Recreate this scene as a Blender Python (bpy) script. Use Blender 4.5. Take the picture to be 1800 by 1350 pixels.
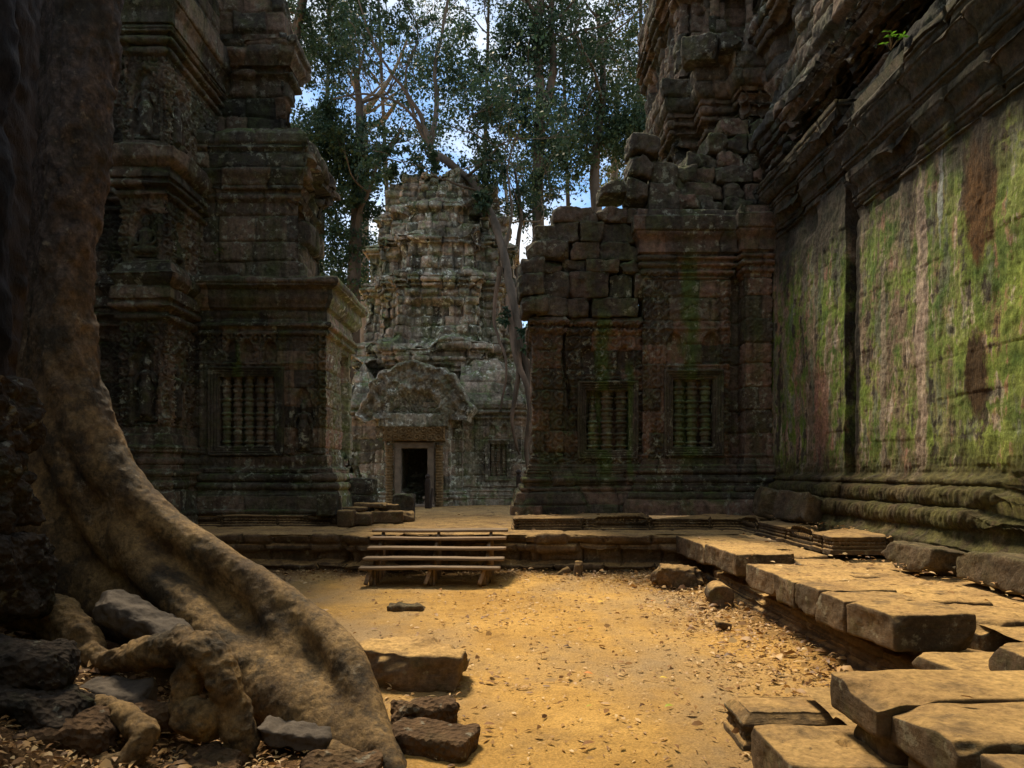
import bpy, math, random
import numpy as np
from mathutils import Vector, Matrix

for _o in list(bpy.data.objects):
    bpy.data.objects.remove(_o)
sc = bpy.context.scene
COL = sc.collection
R = math.radians

# ------------------------------------------------------------------ camera, sky, sun, exposure
CZ = 1.9
FPX, HX, HY = 1200.0, 900.0, 830.0
cam_d = bpy.data.cameras.new("camera")
cam_d.sensor_width = 36
cam_d.lens = 24
cam_d.shift_y = 155 / 1800
cam_d.clip_start = 0.05
cam_d.clip_end = 3000
cam = bpy.data.objects.new("camera", cam_d)
cam.location = (0, 0, CZ)
cam.rotation_euler = (R(90), 0, 0)
COL.objects.link(cam)
sc.camera = cam

SUN_EL, SUN_AZ = 58.0, -23.0          # azimuth from +Y (the far side) towards +X
sc.view_settings.view_transform = 'Standard'
sc.view_settings.look = 'None'
sc.view_settings.gamma = 1
sc.view_settings.exposure = 1.45
sun_d = bpy.data.lights.new("sun", 'SUN')
sun_d.energy = 2.3
sun_d.angle = R(12)
sun_d.color = (1.0, 0.84, 0.60)
sun = bpy.data.objects.new("sun", sun_d)
_d = Vector((math.cos(R(SUN_EL)) * math.sin(R(SUN_AZ)), math.cos(R(SUN_EL)) * math.cos(R(SUN_AZ)), math.sin(R(SUN_EL))))
sun.rotation_euler = _d.to_track_quat('Z', 'Y').to_euler()
sun.location = _d * 60
COL.objects.link(sun)

world = bpy.data.worlds.new("World")
sc.world = world
world.use_nodes = True
wt = world.node_tree
for n in list(wt.nodes):
    wt.nodes.remove(n)
w_out = wt.nodes.new('ShaderNodeOutputWorld')
w_bg = wt.nodes.new('ShaderNodeBackground')
w_bg.inputs[1].default_value = 0.07
w_sky = wt.nodes.new('ShaderNodeTexSky')
w_sky.sky_type = 'NISHITA'
w_sky.sun_disc = False
w_sky.sun_elevation = R(SUN_EL)
w_sky.sun_rotation = R(SUN_AZ)
w_sky.air_density = 1.0
w_sky.dust_density = 0.4
w_sky.ozone_density = 1.0
w_tc = wt.nodes.new('ShaderNodeTexCoord')
w_map = wt.nodes.new('ShaderNodeMapping')
w_map.inputs['Scale'].default_value = (1.0, 1.0, 1.9)
w_map.inputs['Location'].default_value = (0.35, 0.2, 0.1)
w_nz = wt.nodes.new('ShaderNodeTexNoise')
w_nz.inputs['Scale'].default_value = 3.4
w_nz.inputs['Detail'].default_value = 7
w_nz.inputs['Roughness'].default_value = 0.56
w_rp = wt.nodes.new('ShaderNodeValToRGB')
w_rp.color_ramp.elements[0].position = 0.40
w_rp.color_ramp.elements[1].position = 0.56
w_mx = wt.nodes.new('ShaderNodeMix')
w_mx.data_type = 'RGBA'
w_mx.inputs[7].default_value = (6.3, 6.6, 7.1, 1)
wt.links.new(w_tc.outputs['Generated'], w_map.inputs[0])
wt.links.new(w_map.outputs[0], w_nz.inputs['Vector'])
wt.links.new(w_nz.outputs[0], w_rp.inputs[0])
wt.links.new(w_rp.outputs[0], w_mx.inputs[0])
w_ti = wt.nodes.new('ShaderNodeMix')
w_ti.data_type = 'RGBA'
w_ti.blend_type = 'MULTIPLY'
w_ti.inputs[0].default_value = 1.0
w_ti.inputs[7].default_value = (0.74, 0.94, 1.06, 1)
wt.links.new(w_sky.outputs[0], w_ti.inputs[6])
wt.links.new(w_ti.outputs[2], w_mx.inputs[6])
wt.links.new(w_mx.outputs[2], w_bg.inputs[0])
wt.links.new(w_bg.outputs[0], w_out.inputs[0])


# ------------------------------------------------------------------ helpers
def at(px, py, D):
    """point seen at a photo pixel, D metres in front of the camera"""
    return Vector(((px - HX) / FPX * D, D, CZ + (HY - py) / FPX * D))


def _hash(ix, iy, iz, seed):
    h = (ix.astype(np.int64) * 374761393 + iy.astype(np.int64) * 668265263 + iz.astype(np.int64) * 1274126177 + seed * 974711) & 0xFFFFFFFF
    h = ((h ^ (h >> 13)) * 1274126177) & 0xFFFFFFFF
    h = ((h ^ (h >> 16)) * 2246822519) & 0xFFFFFFFF
    return ((h ^ (h >> 15)) & 0xFFFFFF) / float(0xFFFFFF)


def vnoise(x, y, z, seed=0):
    x, y, z = np.broadcast_arrays(np.asarray(x, float), np.asarray(y, float), np.asarray(z, float))
    fx, fy, fz = np.floor(x), np.floor(y), np.floor(z)
    ux, uy, uz = x - fx, y - fy, z - fz
    ux, uy, uz = ux * ux * (3 - 2 * ux), uy * uy * (3 - 2 * uy), uz * uz * (3 - 2 * uz)
    r = 0
    for a in (0, 1):
        wx = ux if a else 1 - ux
        for b in (0, 1):
            wy = uy if b else 1 - uy
            for c in (0, 1):
                wz = uz if c else 1 - uz
                r = r + _hash(fx + a, fy + b, fz + c, seed) * wx * wy * wz
    return r * 2 - 1


def fbm(x, y, z, seed=0, oct=4, gain=0.5):
    r, a, f = 0, 1.0, 1.0
    for i in range(oct):
        r = r + a * vnoise(x * f, y * f, z * f, seed + i * 17)
        a *= gain
        f *= 2.03
    return r


def sstep(a, b, x):
    t = np.clip((x - a) / (b - a), 0, 1)
    return t * t * (3 - 2 * t)


def mk(name, V, F, mat, parent=None, attr=None, smooth=True):
    """ONE mesh object from vertices and an (n,4) or (n,3) face array or list of tuples"""
    me = bpy.data.meshes.new(name)
    V = np.asarray(V, np.float32)
    if isinstance(F, np.ndarray):
        k = F.shape[1]
        me.vertices.add(len(V))
        me.vertices.foreach_set('co', V.ravel())
        me.loops.add(F.size)
        me.loops.foreach_set('vertex_index', F.astype(np.int32).ravel())
        me.polygons.add(len(F))
        me.polygons.foreach_set('loop_start', np.arange(0, F.size, k, dtype=np.int32))
        me.polygons.foreach_set('loop_total', np.full(len(F), k, dtype=np.int32))
        me.update(calc_edges=True)
        me.validate()
    else:
        me.from_pydata([tuple(map(float, v)) for v in V], [], F)
    if smooth and len(me.polygons):
        me.polygons.foreach_set('use_smooth', np.ones(len(me.polygons), dtype=bool))
    if attr is not None:
        a = me.attributes.new('blk', 'FLOAT', 'POINT')
        a.data.foreach_set('value', np.asarray(attr, np.float32).ravel())
    me.update()
    if mat:
        me.materials.append(mat)
    o = bpy.data.objects.new(name, me)
    COL.objects.link(o)
    if parent:
        o.parent = parent
        o.matrix_parent_inverse = parent.matrix_basis.inverted()
    return o


def tag(o, label, cat, group=None, kind=None):
    o['label'] = label
    o['category'] = cat
    if group:
        o['group'] = group
    if kind:
        o['kind'] = kind
    return o


def thing(name, label, cat, loc, group=None):
    o = bpy.data.objects.new(name, None)
    o.empty_display_size = 0.2
    o.location = loc
    COL.objects.link(o)
    return tag(o, label, cat, group)


def recenter(o, loc):
    """move a top-level mesh's origin to its base"""
    loc = Vector(loc)
    o.data.transform(Matrix.Translation(-loc))
    o.location = loc
    return o


def gridF(nu, nv, closed=False):
    i = np.arange(nu if closed else nu - 1)[:, None]
    j = np.arange(nv - 1)[None, :]
    a = i * nv + j
    b = ((i + 1) % nu) * nv + j
    return np.stack([a, b, b + 1, a + 1], -1).reshape(-1, 4)


# ------------------------------------------------------------------ node materials
class NT:
    def __init__(s, name):
        s.m = bpy.data.materials.new(name)
        s.m.use_nodes = True
        s.t = s.m.node_tree
        for n in list(s.t.nodes):
            s.t.nodes.remove(n)
        s.out = s.t.nodes.new('ShaderNodeOutputMaterial')
        s.bs = s.t.nodes.new('ShaderNodeBsdfPrincipled')
        s.t.links.new(s.bs.outputs[0], s.out.inputs[0])
        s.geo = s.t.nodes.new('ShaderNodeNewGeometry')
        s.pos = s.geo.outputs['Position']

    def put(s, v, sock):
        if isinstance(v, (int, float)):
            sock.default_value = v
        elif isinstance(v, tuple):
            sock.default_value = v if len(v) != 3 or sock.type == 'VECTOR' else v + (1,)
        else:
            s.t.links.new(v, sock)

    def map(s, scale, loc=(0, 0, 0)):
        n = s.t.nodes.new('ShaderNodeMapping')
        s.t.links.new(s.pos, n.inputs[0])
        n.inputs['Scale'].default_value = scale
        n.inputs['Location'].default_value = loc
        return n.outputs[0]

    def noise(s, scale, detail=5, rough=0.55, vec=None, dist=0.0):
        n = s.t.nodes.new('ShaderNodeTexNoise')
        s.t.links.new(vec or s.pos, n.inputs['Vector'])
        n.inputs['Scale'].default_value = scale
        n.inputs['Detail'].default_value = detail
        n.inputs['Roughness'].default_value = rough
        n.inputs['Distortion'].default_value = dist
        return n.outputs[0]

    def voro(s, scale, vec=None, feat='F1'):
        n = s.t.nodes.new('ShaderNodeTexVoronoi')
        n.feature = feat
        s.t.links.new(vec or s.pos, n.inputs['Vector'])
        n.inputs['Scale'].default_value = scale
        return n.outputs[0]

    def ramp(s, fac, stops):
        n = s.t.nodes.new('ShaderNodeValToRGB')
        s.t.links.new(fac, n.inputs[0])
        e = n.color_ramp.elements
        while len(e) < len(stops):
            e.new(0.5)
        for k, (p, c) in enumerate(stops):
            e[k].position = p
            e[k].color = (c, c, c, 1) if isinstance(c, (int, float)) else c + (1,)
        return n.outputs[0]

    def mix(s, fac, a, b, mode='MIX'):
        n = s.t.nodes.new('ShaderNodeMix')
        n.data_type = 'RGBA'
        n.blend_type = mode
        s.put(fac, n.inputs[0])
        s.put(a, n.inputs[6])
        s.put(b, n.inputs[7])
        return n.outputs[2]

    def math(s, op, a, b=0.0, clamp=False):
        n = s.t.nodes.new('ShaderNodeMath')
        n.operation = op
        n.use_clamp = clamp
        s.put(a, n.inputs[0])
        s.put(b, n.inputs[1])
        return n.outputs[0]

    def attr(s, name='blk'):
        n = s.t.nodes.new('ShaderNodeAttribute')
        n.attribute_name = name
        return n.outputs['Fac']

    def nz(s):
        n = s.t.nodes.new('ShaderNodeSeparateXYZ')
        s.t.links.new(s.geo.outputs['Normal'], n.inputs[0])
        return n.outputs[2]

    def xyz(s):
        n = s.t.nodes.new('ShaderNodeSeparateXYZ')
        s.t.links.new(s.pos, n.inputs[0])
        return n.outputs

    def bump(s, h, strength, dist, normal=None):
        n = s.t.nodes.new('ShaderNodeBump')
        n.inputs['Strength'].default_value = strength
        n.inputs['Distance'].default_value = dist
        s.t.links.new(h, n.inputs['Height'])
        if normal:
            s.t.links.new(normal, n.inputs['Normal'])
        return n.outputs[0]

    def done(s, col, rough=0.9, normal=None, spec=0.25):
        s.put(col, s.bs.inputs['Base Color'])
        s.put(rough, s.bs.inputs['Roughness'])
        s.bs.inputs['Specular IOR Level'].default_value = spec
        if normal:
            s.t.links.new(normal, s.bs.inputs['Normal'])
        return s.m


def stone(name, dark, mid, warm, moss=0.4, mossc=(0.075, 0.10, 0.028), lichen=0.2, lichc=(0.5, 0.52, 0.42), streak=0.5,
          bump=0.8, green=0.3, ledge=0.6, seed=0.0, stripes=()):
    k = NT(name)
    big = k.noise(0.55, 6, 0.6, k.map((1, 1, 1), (seed, seed * 2, 0)))
    fine = k.noise(9, 8, 0.65)
    c = k.mix(k.ramp(big, [(0.36, 0.0), (0.62, 1.0)]), dark, mid)
    c = k.mix(k.ramp(k.attr(), [(0.30, 0.0), (0.9, 1.0)]), c, warm)
    # vertical run-off stains
    st = k.noise(2.1, 5, 0.6, k.map((1.4, 1.4, 0.13), (3 + seed, 0, 0)))
    c = k.mix(k.math('MULTIPLY', k.ramp(st, [(0.47, 0.0), (0.62, 1.0)]), streak), c, (0.028, 0.024, 0.019))
    gs = k.noise(1.5, 6, 0.62, k.map((1.3, 1.3, 0.16), (11 + seed, 5, 0)))
    c = k.mix(k.math('MULTIPLY', k.ramp(gs, [(0.50, 0.0), (0.66, 1.0)]), green), c, mossc)
    for (sx, sw, z0, z1) in stripes:
        xx, yy, zz = k.xyz()
        a_ = k.math('DIVIDE', k.math('ABSOLUTE', k.math('SUBTRACT', xx, sx)), sw)
        w_ = k.math('MULTIPLY', k.math('SUBTRACT', k.noise(2.4, 7, 0.65, k.map((1.5, 1, 0.5), (sx, 0, 0))), 0.5), 3.0)
        f_ = k.ramp(k.math('ADD', a_, w_), [(0.35, 0.85), (1.0, 0.0)])
        zc = k.math('DIVIDE', k.math('ABSOLUTE', k.math('SUBTRACT', zz, (z0 + z1) / 2)), (z1 - z0) / 2)
        f_ = k.math('MULTIPLY', f_, k.ramp(zc, [(0.8, 1.0), (1.0, 0.0)]))
        c = k.mix(f_, c, (mossc[0] * 1.1, mossc[1] * 1.25, mossc[2] * 1.2))
    # moss on ledges
    mn = k.noise(2.6, 8, 0.62, k.map((1, 1, 1), (7 + seed, 0, 0)))
    up = k.ramp(k.nz(), [(0.25, 0.0), (0.8, 1.0)])
    mk_ = k.math('ADD', k.ramp(mn, [(0.50, 0.0), (0.66, moss)]), k.math('MULTIPLY', k.math('MULTIPLY', up, ledge), k.ramp(mn, [(0.35, 0.0), (0.6, 1.0)])), True)
    c = k.mix(mk_, c, k.mix(fine, (mossc[0] * 0.6, mossc[1] * 0.6, mossc[2] * 0.7), (mossc[0] * 1.5, mossc[1] * 1.45, mossc[2] * 1.4)))
    # pale lichen in crisp blotches
    ln = k.noise(5.5, 7, 0.7, k.map((1, 1, 1), (19 + seed, 3, 1)))
    lp = k.noise(0.7, 3, 0.5, k.map((1, 1, 1), (2 + seed, 9, 4)))
    lm = k.math('MULTIPLY', k.ramp(ln, [(0.55, 0.0), (0.60, 1.0)]), k.ramp(lp, [(0.42, 0.0 if lichen < 0.9 else 0.12), (0.56, lichen)]))
    c = k.mix(lm, c, lichc)
    c = k.mix(0.75, c, k.ramp(fine, [(0.28, 0.3), (0.72, 1.7)]), 'MULTIPLY')
    gr = k.noise(55, 4, 0.7)
    c = k.mix(0.7, c, k.ramp(gr, [(0.3, 0.5), (0.7, 1.5)]), 'MULTIPLY')
    n1 = k.bump(k.noise(11, 9, 0.7), bump, 0.06)
    n2 = k.bump(gr, bump * 0.6, 0.008, n1)
    return k.done(c, 0.92, n2, 0.2)


M_LEFT = stone("weathered_sandstone_left", (0.042, 0.038, 0.031), (0.115, 0.10, 0.076), (0.20, 0.148, 0.105), moss=0.45, lichen=0.75, lichc=(0.34, 0.37, 0.28), streak=0.5, green=0.4, bump=1.0, seed=1.0, stripes=((-6.3, 0.16, 2.3, 5.0),))
M_RUIN = stone("weathered_sandstone_ruin", (0.048, 0.041, 0.033), (0.13, 0.105, 0.078), (0.23, 0.145, 0.104), moss=0.4, lichen=0.65, lichc=(0.34, 0.36, 0.27), streak=0.55, green=0.4, bump=1.0, seed=4.0, stripes=((2.12, 0.22, 1.6, 5.8), (2.75, 0.10, 1.6, 4.6), (4.12, 0.26, 1.8, 7.2)))
M_TOWER = stone("lichen_sandstone_tower", (0.105, 0.097, 0.076), (0.33, 0.30, 0.235), (0.43, 0.34, 0.26), moss=0.7, mossc=(0.14, 0.185, 0.075), lichen=1.0, lichc=(0.62, 0.65, 0.54), streak=0.65, green=0.4, seed=8.0)
M_PED = stone("pale_lichen_carving", (0.13, 0.12, 0.095), (0.42, 0.385, 0.30), (0.46, 0.38, 0.29), moss=0.5, mossc=(0.16, 0.20, 0.09), lichen=1.0, lichc=(0.7, 0.72, 0.62), streak=0.4, bump=1.0, green=0.3, seed=21.0)
M_MOSSY_LIT = stone("mossy_side_lightened", (0.18, 0.16, 0.12), (0.44, 0.40, 0.29), (0.55, 0.36, 0.28), moss=0.9, mossc=(0.24, 0.30, 0.11), lichen=1.0, lichc=(0.75, 0.77, 0.64), streak=0.3, green=0.7, bump=1.0, seed=25.0)  # moss and lichen, made paler to stand in for light on this side
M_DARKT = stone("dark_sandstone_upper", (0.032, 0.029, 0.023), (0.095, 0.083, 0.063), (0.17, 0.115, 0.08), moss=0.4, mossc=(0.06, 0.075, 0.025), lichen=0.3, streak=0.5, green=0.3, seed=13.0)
M_BASE = stone("mossy_base_stone", (0.075, 0.055, 0.035), (0.17, 0.12, 0.07), (0.2, 0.13, 0.07), moss=0.3, mossc=(0.10, 0.10, 0.03), lichen=0.2, streak=0.4, green=0.25, ledge=0.3, seed=17.0)


def paving(name, seed=0.0, moss=0.1):
    """sandstone flags: dust-covered tops, dark crusted sides"""
    k = NT(name)
    big = k.noise(1.6, 6, 0.6, k.map((1, 1, 1), (seed, 0, 0)))
    fine = k.noise(22, 8, 0.7)
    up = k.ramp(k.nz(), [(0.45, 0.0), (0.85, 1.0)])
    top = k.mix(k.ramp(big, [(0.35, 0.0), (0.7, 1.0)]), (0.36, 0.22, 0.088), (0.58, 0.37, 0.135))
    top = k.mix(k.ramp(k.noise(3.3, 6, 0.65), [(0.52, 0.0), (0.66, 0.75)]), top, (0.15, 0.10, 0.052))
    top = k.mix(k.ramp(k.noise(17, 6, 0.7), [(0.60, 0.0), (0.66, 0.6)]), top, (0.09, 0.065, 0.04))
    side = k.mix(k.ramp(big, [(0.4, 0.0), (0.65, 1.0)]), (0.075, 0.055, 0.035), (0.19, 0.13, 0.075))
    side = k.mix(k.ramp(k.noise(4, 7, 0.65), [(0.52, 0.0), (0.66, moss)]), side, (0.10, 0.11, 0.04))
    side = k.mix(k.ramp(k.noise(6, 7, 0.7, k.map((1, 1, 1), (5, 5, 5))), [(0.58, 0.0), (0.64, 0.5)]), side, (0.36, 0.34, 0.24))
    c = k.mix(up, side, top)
    c = k.mix(k.ramp(k.attr(), [(0.0, 0.0), (1.0, 0.45)]), c, (0.13, 0.09, 0.055))
    c = k.mix(0.8, c, k.ramp(fine, [(0.28, 0.4), (0.72, 1.55)]), 'MULTIPLY')
    n = k.bump(k.noise(5, 9, 0.7, k.map((1, 1, 5))), 0.6, 0.04)
    n = k.bump(k.noise(9, 9, 0.72), 0.5, 0.03, n)
    n = k.bump(k.noise(60, 5, 0.75), 0.6, 0.01, n)
    return k.done(c, 0.9, n, 0.2)


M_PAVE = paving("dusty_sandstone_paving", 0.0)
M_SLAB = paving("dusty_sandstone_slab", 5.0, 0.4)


def laterite(name, a, b, mossy=0.3):
    k = NT(name)
    v = k.voro(26)
    n0 = k.noise(5, 8, 0.7)
    c = k.mix(k.ramp(n0, [(0.35, 0.0), (0.65, 1.0)]), a, b)
    c = k.mix(k.ramp(k.noise(3, 6, 0.6), [(0.52, 0.0), (0.65, mossy)]), c, (0.05, 0.06, 0.022))
    c = k.mix(k.ramp(k.noise(9, 6, 0.6, k.map((1, 1, 1), (4, 4, 4))), [(0.60, 0.0), (0.66, 0.5)]), c, (0.27, 0.26, 0.2))
    n = k.bump(v, 0.9, 0.03)
    n = k.bump(k.noise(40, 8, 0.7), 0.6, 0.012, n)
    return k.done(c, 0.95, n, 0.15)


M_LATER = laterite("pitted_laterite", (0.018, 0.015, 0.012), (0.065, 0.048, 0.034))
M_LATERB = laterite("brown_laterite_rubble", (0.055, 0.034, 0.02), (0.16, 0.095, 0.048), 0.15)


def wallmat():
    k = NT("streaked_mossy_wall")
    xx, yy, zz = k.xyz()
    fine = k.noise(16, 8, 0.7)
    med = k.noise(3.2, 9, 0.68)

    def streak(scale, zs, off, lo, hi, amt=1.0):
        v = k.noise(scale, 8, 0.66, k.map((1, 1.0, zs * 1.7), (0, off, off)), 0.9)
        v = k.math('ADD', v, k.math('MULTIPLY', k.math('SUBTRACT', med, 0.5), 0.75))
        return k.ramp(v, [(lo, 0.0), (hi, amt)])
    g = k.mix(k.ramp(k.noise(1.6, 9, 0.68), [(0.35, 0.0), (0.65, 1.0)]), (0.08, 0.145, 0.03), (0.30, 0.38, 0.065))
    br = k.mix(k.ramp(med, [(0.35, 0.0), (0.65, 1.0)]), (0.14, 0.105, 0.07), (0.36, 0.27, 0.175))
    c = k.mix(streak(1.6, 0.10, 3.0, 0.43, 0.57), g, br)
    near = k.math('MULTIPLY', k.ramp(k.math('DIVIDE', yy, 20), [(0.45, 1.0), (0.51, 0.0)]), k.ramp(k.noise(0.9, 6, 0.6), [(0.3, 0.55), (0.55, 1.0)]))
    c = k.mix(k.math('MULTIPLY', near, 0.97), c, g)
    c = k.mix(streak(2.6, 0.12, 9.4, 0.56, 0.64, 0.75), c, (0.40, 0.20, 0.14))
    c = k.mix(streak(4.2, 0.10, 17.0, 0.585, 0.65, 0.75), c, (0.56, 0.47, 0.37))
    c = k.mix(streak(3.0, 0.12, 41.0, 0.54, 0.62, 0.8), c, (0.16, 0.19, 0.12))
    c = k.mix(streak(2.2, 0.14, 31.0, 0.55, 0.63, 0.9), c, (0.05, 0.04, 0.03))

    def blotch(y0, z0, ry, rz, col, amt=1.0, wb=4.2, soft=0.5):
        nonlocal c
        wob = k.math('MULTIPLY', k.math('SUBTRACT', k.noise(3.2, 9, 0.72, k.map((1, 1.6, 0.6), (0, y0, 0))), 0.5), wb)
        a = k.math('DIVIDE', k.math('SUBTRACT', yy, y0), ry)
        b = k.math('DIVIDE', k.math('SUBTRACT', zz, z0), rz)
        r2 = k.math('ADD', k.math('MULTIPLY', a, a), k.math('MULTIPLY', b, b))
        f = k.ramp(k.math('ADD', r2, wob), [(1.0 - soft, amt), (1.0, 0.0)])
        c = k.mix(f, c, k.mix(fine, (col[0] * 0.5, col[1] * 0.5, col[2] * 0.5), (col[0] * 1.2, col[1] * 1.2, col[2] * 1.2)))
    blotch(8.80, 5.6, 0.36, 1.1, (0.13, 0.065, 0.02), 1.0, 2.4)
    blotch(8.86, 3.2, 0.24, 0.62, (0.08, 0.048, 0.02), 1.0, 2.4)
    blotch(10.05, 4.0, 0.15, 3.4, (0.50, 0.38, 0.30), 0.85, 4.5)
    blotch(9.62, 5.9, 0.06, 0.8, (0.50, 0.55, 0.55), 0.7)
    blotch(11.1, 3.6, 0.09, 2.4, (0.42, 0.33, 0.24), 0.7)
    blotch(13.2, 3.0, 0.35, 1.1, (0.34, 0.17, 0.12), 0.7)
    blotch(12.05, 4.5, 0.26, 6.0, (0.022, 0.018, 0.014), 0.95, 2.2, 0.5)  # black stain that also paints in the dark of the slot between bays
    # dark crust on the upper courses, darker brown and moss at the foot
    zn = k.math('ADD', k.math('DIVIDE', zz, 10), k.math('MULTIPLY', k.math('SUBTRACT', k.noise(1.6, 8, 0.65, k.map((1, 1.2, 0.35))), 0.5), 0.35))
    c = k.mix(k.ramp(zn, [(0.55, 0.0), (0.645, 0.95)]), c, k.mix(k.ramp(med, [(0.35, 0.0), (0.65, 1.0)]), (0.022, 0.02, 0.016), (0.085, 0.07, 0.048)))
    foot = k.ramp(k.math('ADD', k.math('DIVIDE', zz, 10), k.math('MULTIPLY', k.math('SUBTRACT', med, 0.5), 0.14)), [(0.185, 0.9), (0.235, 0.0)])
    c = k.mix(foot, c, k.mix(k.ramp(k.noise(2.4, 9, 0.7), [(0.40, 0.0), (0.62, 1.0)]), (0.045, 0.03, 0.014), (0.10, 0.08, 0.027)))
    c = k.mix(0.9, c, k.ramp(fine, [(0.28, 0.35), (0.72, 1.65)]), 'MULTIPLY')
    c = k.mix(0.6, c, k.ramp(k.noise(60, 5, 0.75), [(0.3, 0.5), (0.7, 1.5)]), 'MULTIPLY')
    n = k.bump(k.noise(14, 9, 0.72, k.map((1, 1, 0.5))), 0.9, 0.05)
    n = k.bump(k.noise(60, 5, 0.75), 0.6, 0.01, n)
    return k.done(c, 0.92, n, 0.2)


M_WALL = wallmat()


def barkmat():
    k = NT("fig_bark")
    xx, yy, zz = k.xyz()
    n0 = k.noise(3.2, 8, 0.66)
    fine = k.noise(30, 7, 0.7)
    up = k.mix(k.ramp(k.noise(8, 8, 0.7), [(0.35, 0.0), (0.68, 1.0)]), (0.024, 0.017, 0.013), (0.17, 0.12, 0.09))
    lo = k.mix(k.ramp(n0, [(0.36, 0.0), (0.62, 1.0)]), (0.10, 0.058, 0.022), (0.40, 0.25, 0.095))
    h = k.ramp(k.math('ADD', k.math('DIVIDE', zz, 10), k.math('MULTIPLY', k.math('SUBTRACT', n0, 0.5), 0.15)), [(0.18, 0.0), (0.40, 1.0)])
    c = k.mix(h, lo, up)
    c = k.mix(k.ramp(k.noise(1.9, 8, 0.68, k.map((1, 1, 1), (3, 8, 1))), [(0.48, 0.0), (0.60, 0.85)]), c, (0.032, 0.026, 0.015))
    c = k.mix(k.ramp(k.noise(7, 7, 0.7, k.map((1, 1, 1), (9, 8, 1))), [(0.60, 0.0), (0.68, 0.5)]), c, (0.42, 0.34, 0.22))
    c = k.mix(k.ramp(k.noise(5, 9, 0.72, k.map((1, 1, 1), (1, 2, 7))), [(0.56, 0.0), (0.63, 0.65)]), c, (0.05, 0.036, 0.02))
    c = k.mix(0.9, c, k.ramp(fine, [(0.28, 0.35), (0.72, 1.6)]), 'MULTIPLY')
    n = k.bump(k.noise(10, 10, 0.74), 0.7, 0.04)
    n = k.bump(k.noise(24, 8, 0.74, k.map((1, 1, 0.55)), 0.6), 0.9, 0.03, n)
    return k.done(c, 0.75, n, 0.35)


M_BARK = barkmat()


def simple(name, a, b, scale=6, rough=0.85, bump=0.4, stretch=(1, 1, 1), spec=0.25):
    k = NT(name)
    n0 = k.noise(scale, 7, 0.65, k.map(stretch))
    c = k.mix(k.ramp(n0, [(0.32, 0.0), (0.68, 1.0)]), a, b)
    c = k.mix(k.ramp(k.attr(), [(0.0, 0.0), (1.0, 0.5)]), c, (b[0] * 1.3, b[1] * 1.2, b[2] * 1.1))
    return k.done(c, rough, k.bump(k.noise(scale * 4, 7, 0.7, k.map(stretch)), bump, 0.02), spec)


M_WOOD = simple("grey_brown_boards", (0.10, 0.075, 0.05), (0.30, 0.215, 0.135), 5, 0.8, 0.4, (0.35, 3, 3))
M_POST = simple("dark_wood_post", (0.03, 0.022, 0.017), (0.075, 0.055, 0.042), 7, 0.75)
M_TRUNK = simple("pale_tree_bark", (0.12, 0.10, 0.075), (0.36, 0.30, 0.23), 2.4, 0.9, 0.6, (1, 1, 0.4))
M_TRUNKD = simple("dark_tree_bark", (0.05, 0.042, 0.03), (0.15, 0.12, 0.09), 2.4, 0.9, 0.6, (1, 1, 0.4))
M_ROOTP = simple("pinkish_root_bark", (0.06, 0.05, 0.036), (0.21, 0.145, 0.10), 2.8, 0.9, 0.7, (1, 1, 0.35))
M_GREY = simple("grey_brown_boulder", (0.045, 0.037, 0.03), (0.13, 0.105, 0.08), 5, 0.85, 0.7)
M_BALU = stone("colonnette_stone", (0.065, 0.055, 0.04), (0.19, 0.155, 0.11), (0.25, 0.16, 0.11), moss=0.6, mossc=(0.11, 0.16, 0.06), lichen=0.6, lichc=(0.4, 0.43, 0.33), streak=0.2, green=0.8, bump=0.6, seed=29.0)
M_BARK_SHADE = simple("shaded_scaly_bark", (0.010, 0.008, 0.006), (0.055, 0.038, 0.028), 7, 0.75, 1.0, (1, 1, 0.5), 0.35)  # near-black copy of the fig bark, shadow put into the colour
M_LINTEL = simple("ochre_carved_stone", (0.085, 0.06, 0.03), (0.27, 0.18, 0.08), 7, 0.9, 0.9)
M_JAMB = simple("grey_stone_jamb", (0.12, 0.10, 0.075), (0.27, 0.22, 0.165), 4, 0.9, 0.5)


def leafmat(name, cols, trans=0.35):
    k = NT(name)
    c = k.ramp(k.attr(), [(i / (len(cols) - 1), cc) for i, cc in enumerate(cols)])
    k.bs.inputs['Roughness'].default_value = 0.55
    k.bs.inputs['Specular IOR Level'].default_value = 0.3
    k.t.links.new(c, k.bs.inputs['Base Color'])
    if trans > 0:
        tr = k.t.nodes.new('ShaderNodeBsdfTranslucent')
        k.t.links.new(c, tr.inputs[0])
        ms = k.t.nodes.new('ShaderNodeMixShader')
        ms.inputs[0].default_value = trans
        k.t.links.new(k.bs.outputs[0], ms.inputs[1])
        k.t.links.new(tr.outputs[0], ms.inputs[2])
        k.t.links.new(ms.outputs[0], k.out.inputs[0])
    return k.m


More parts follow.
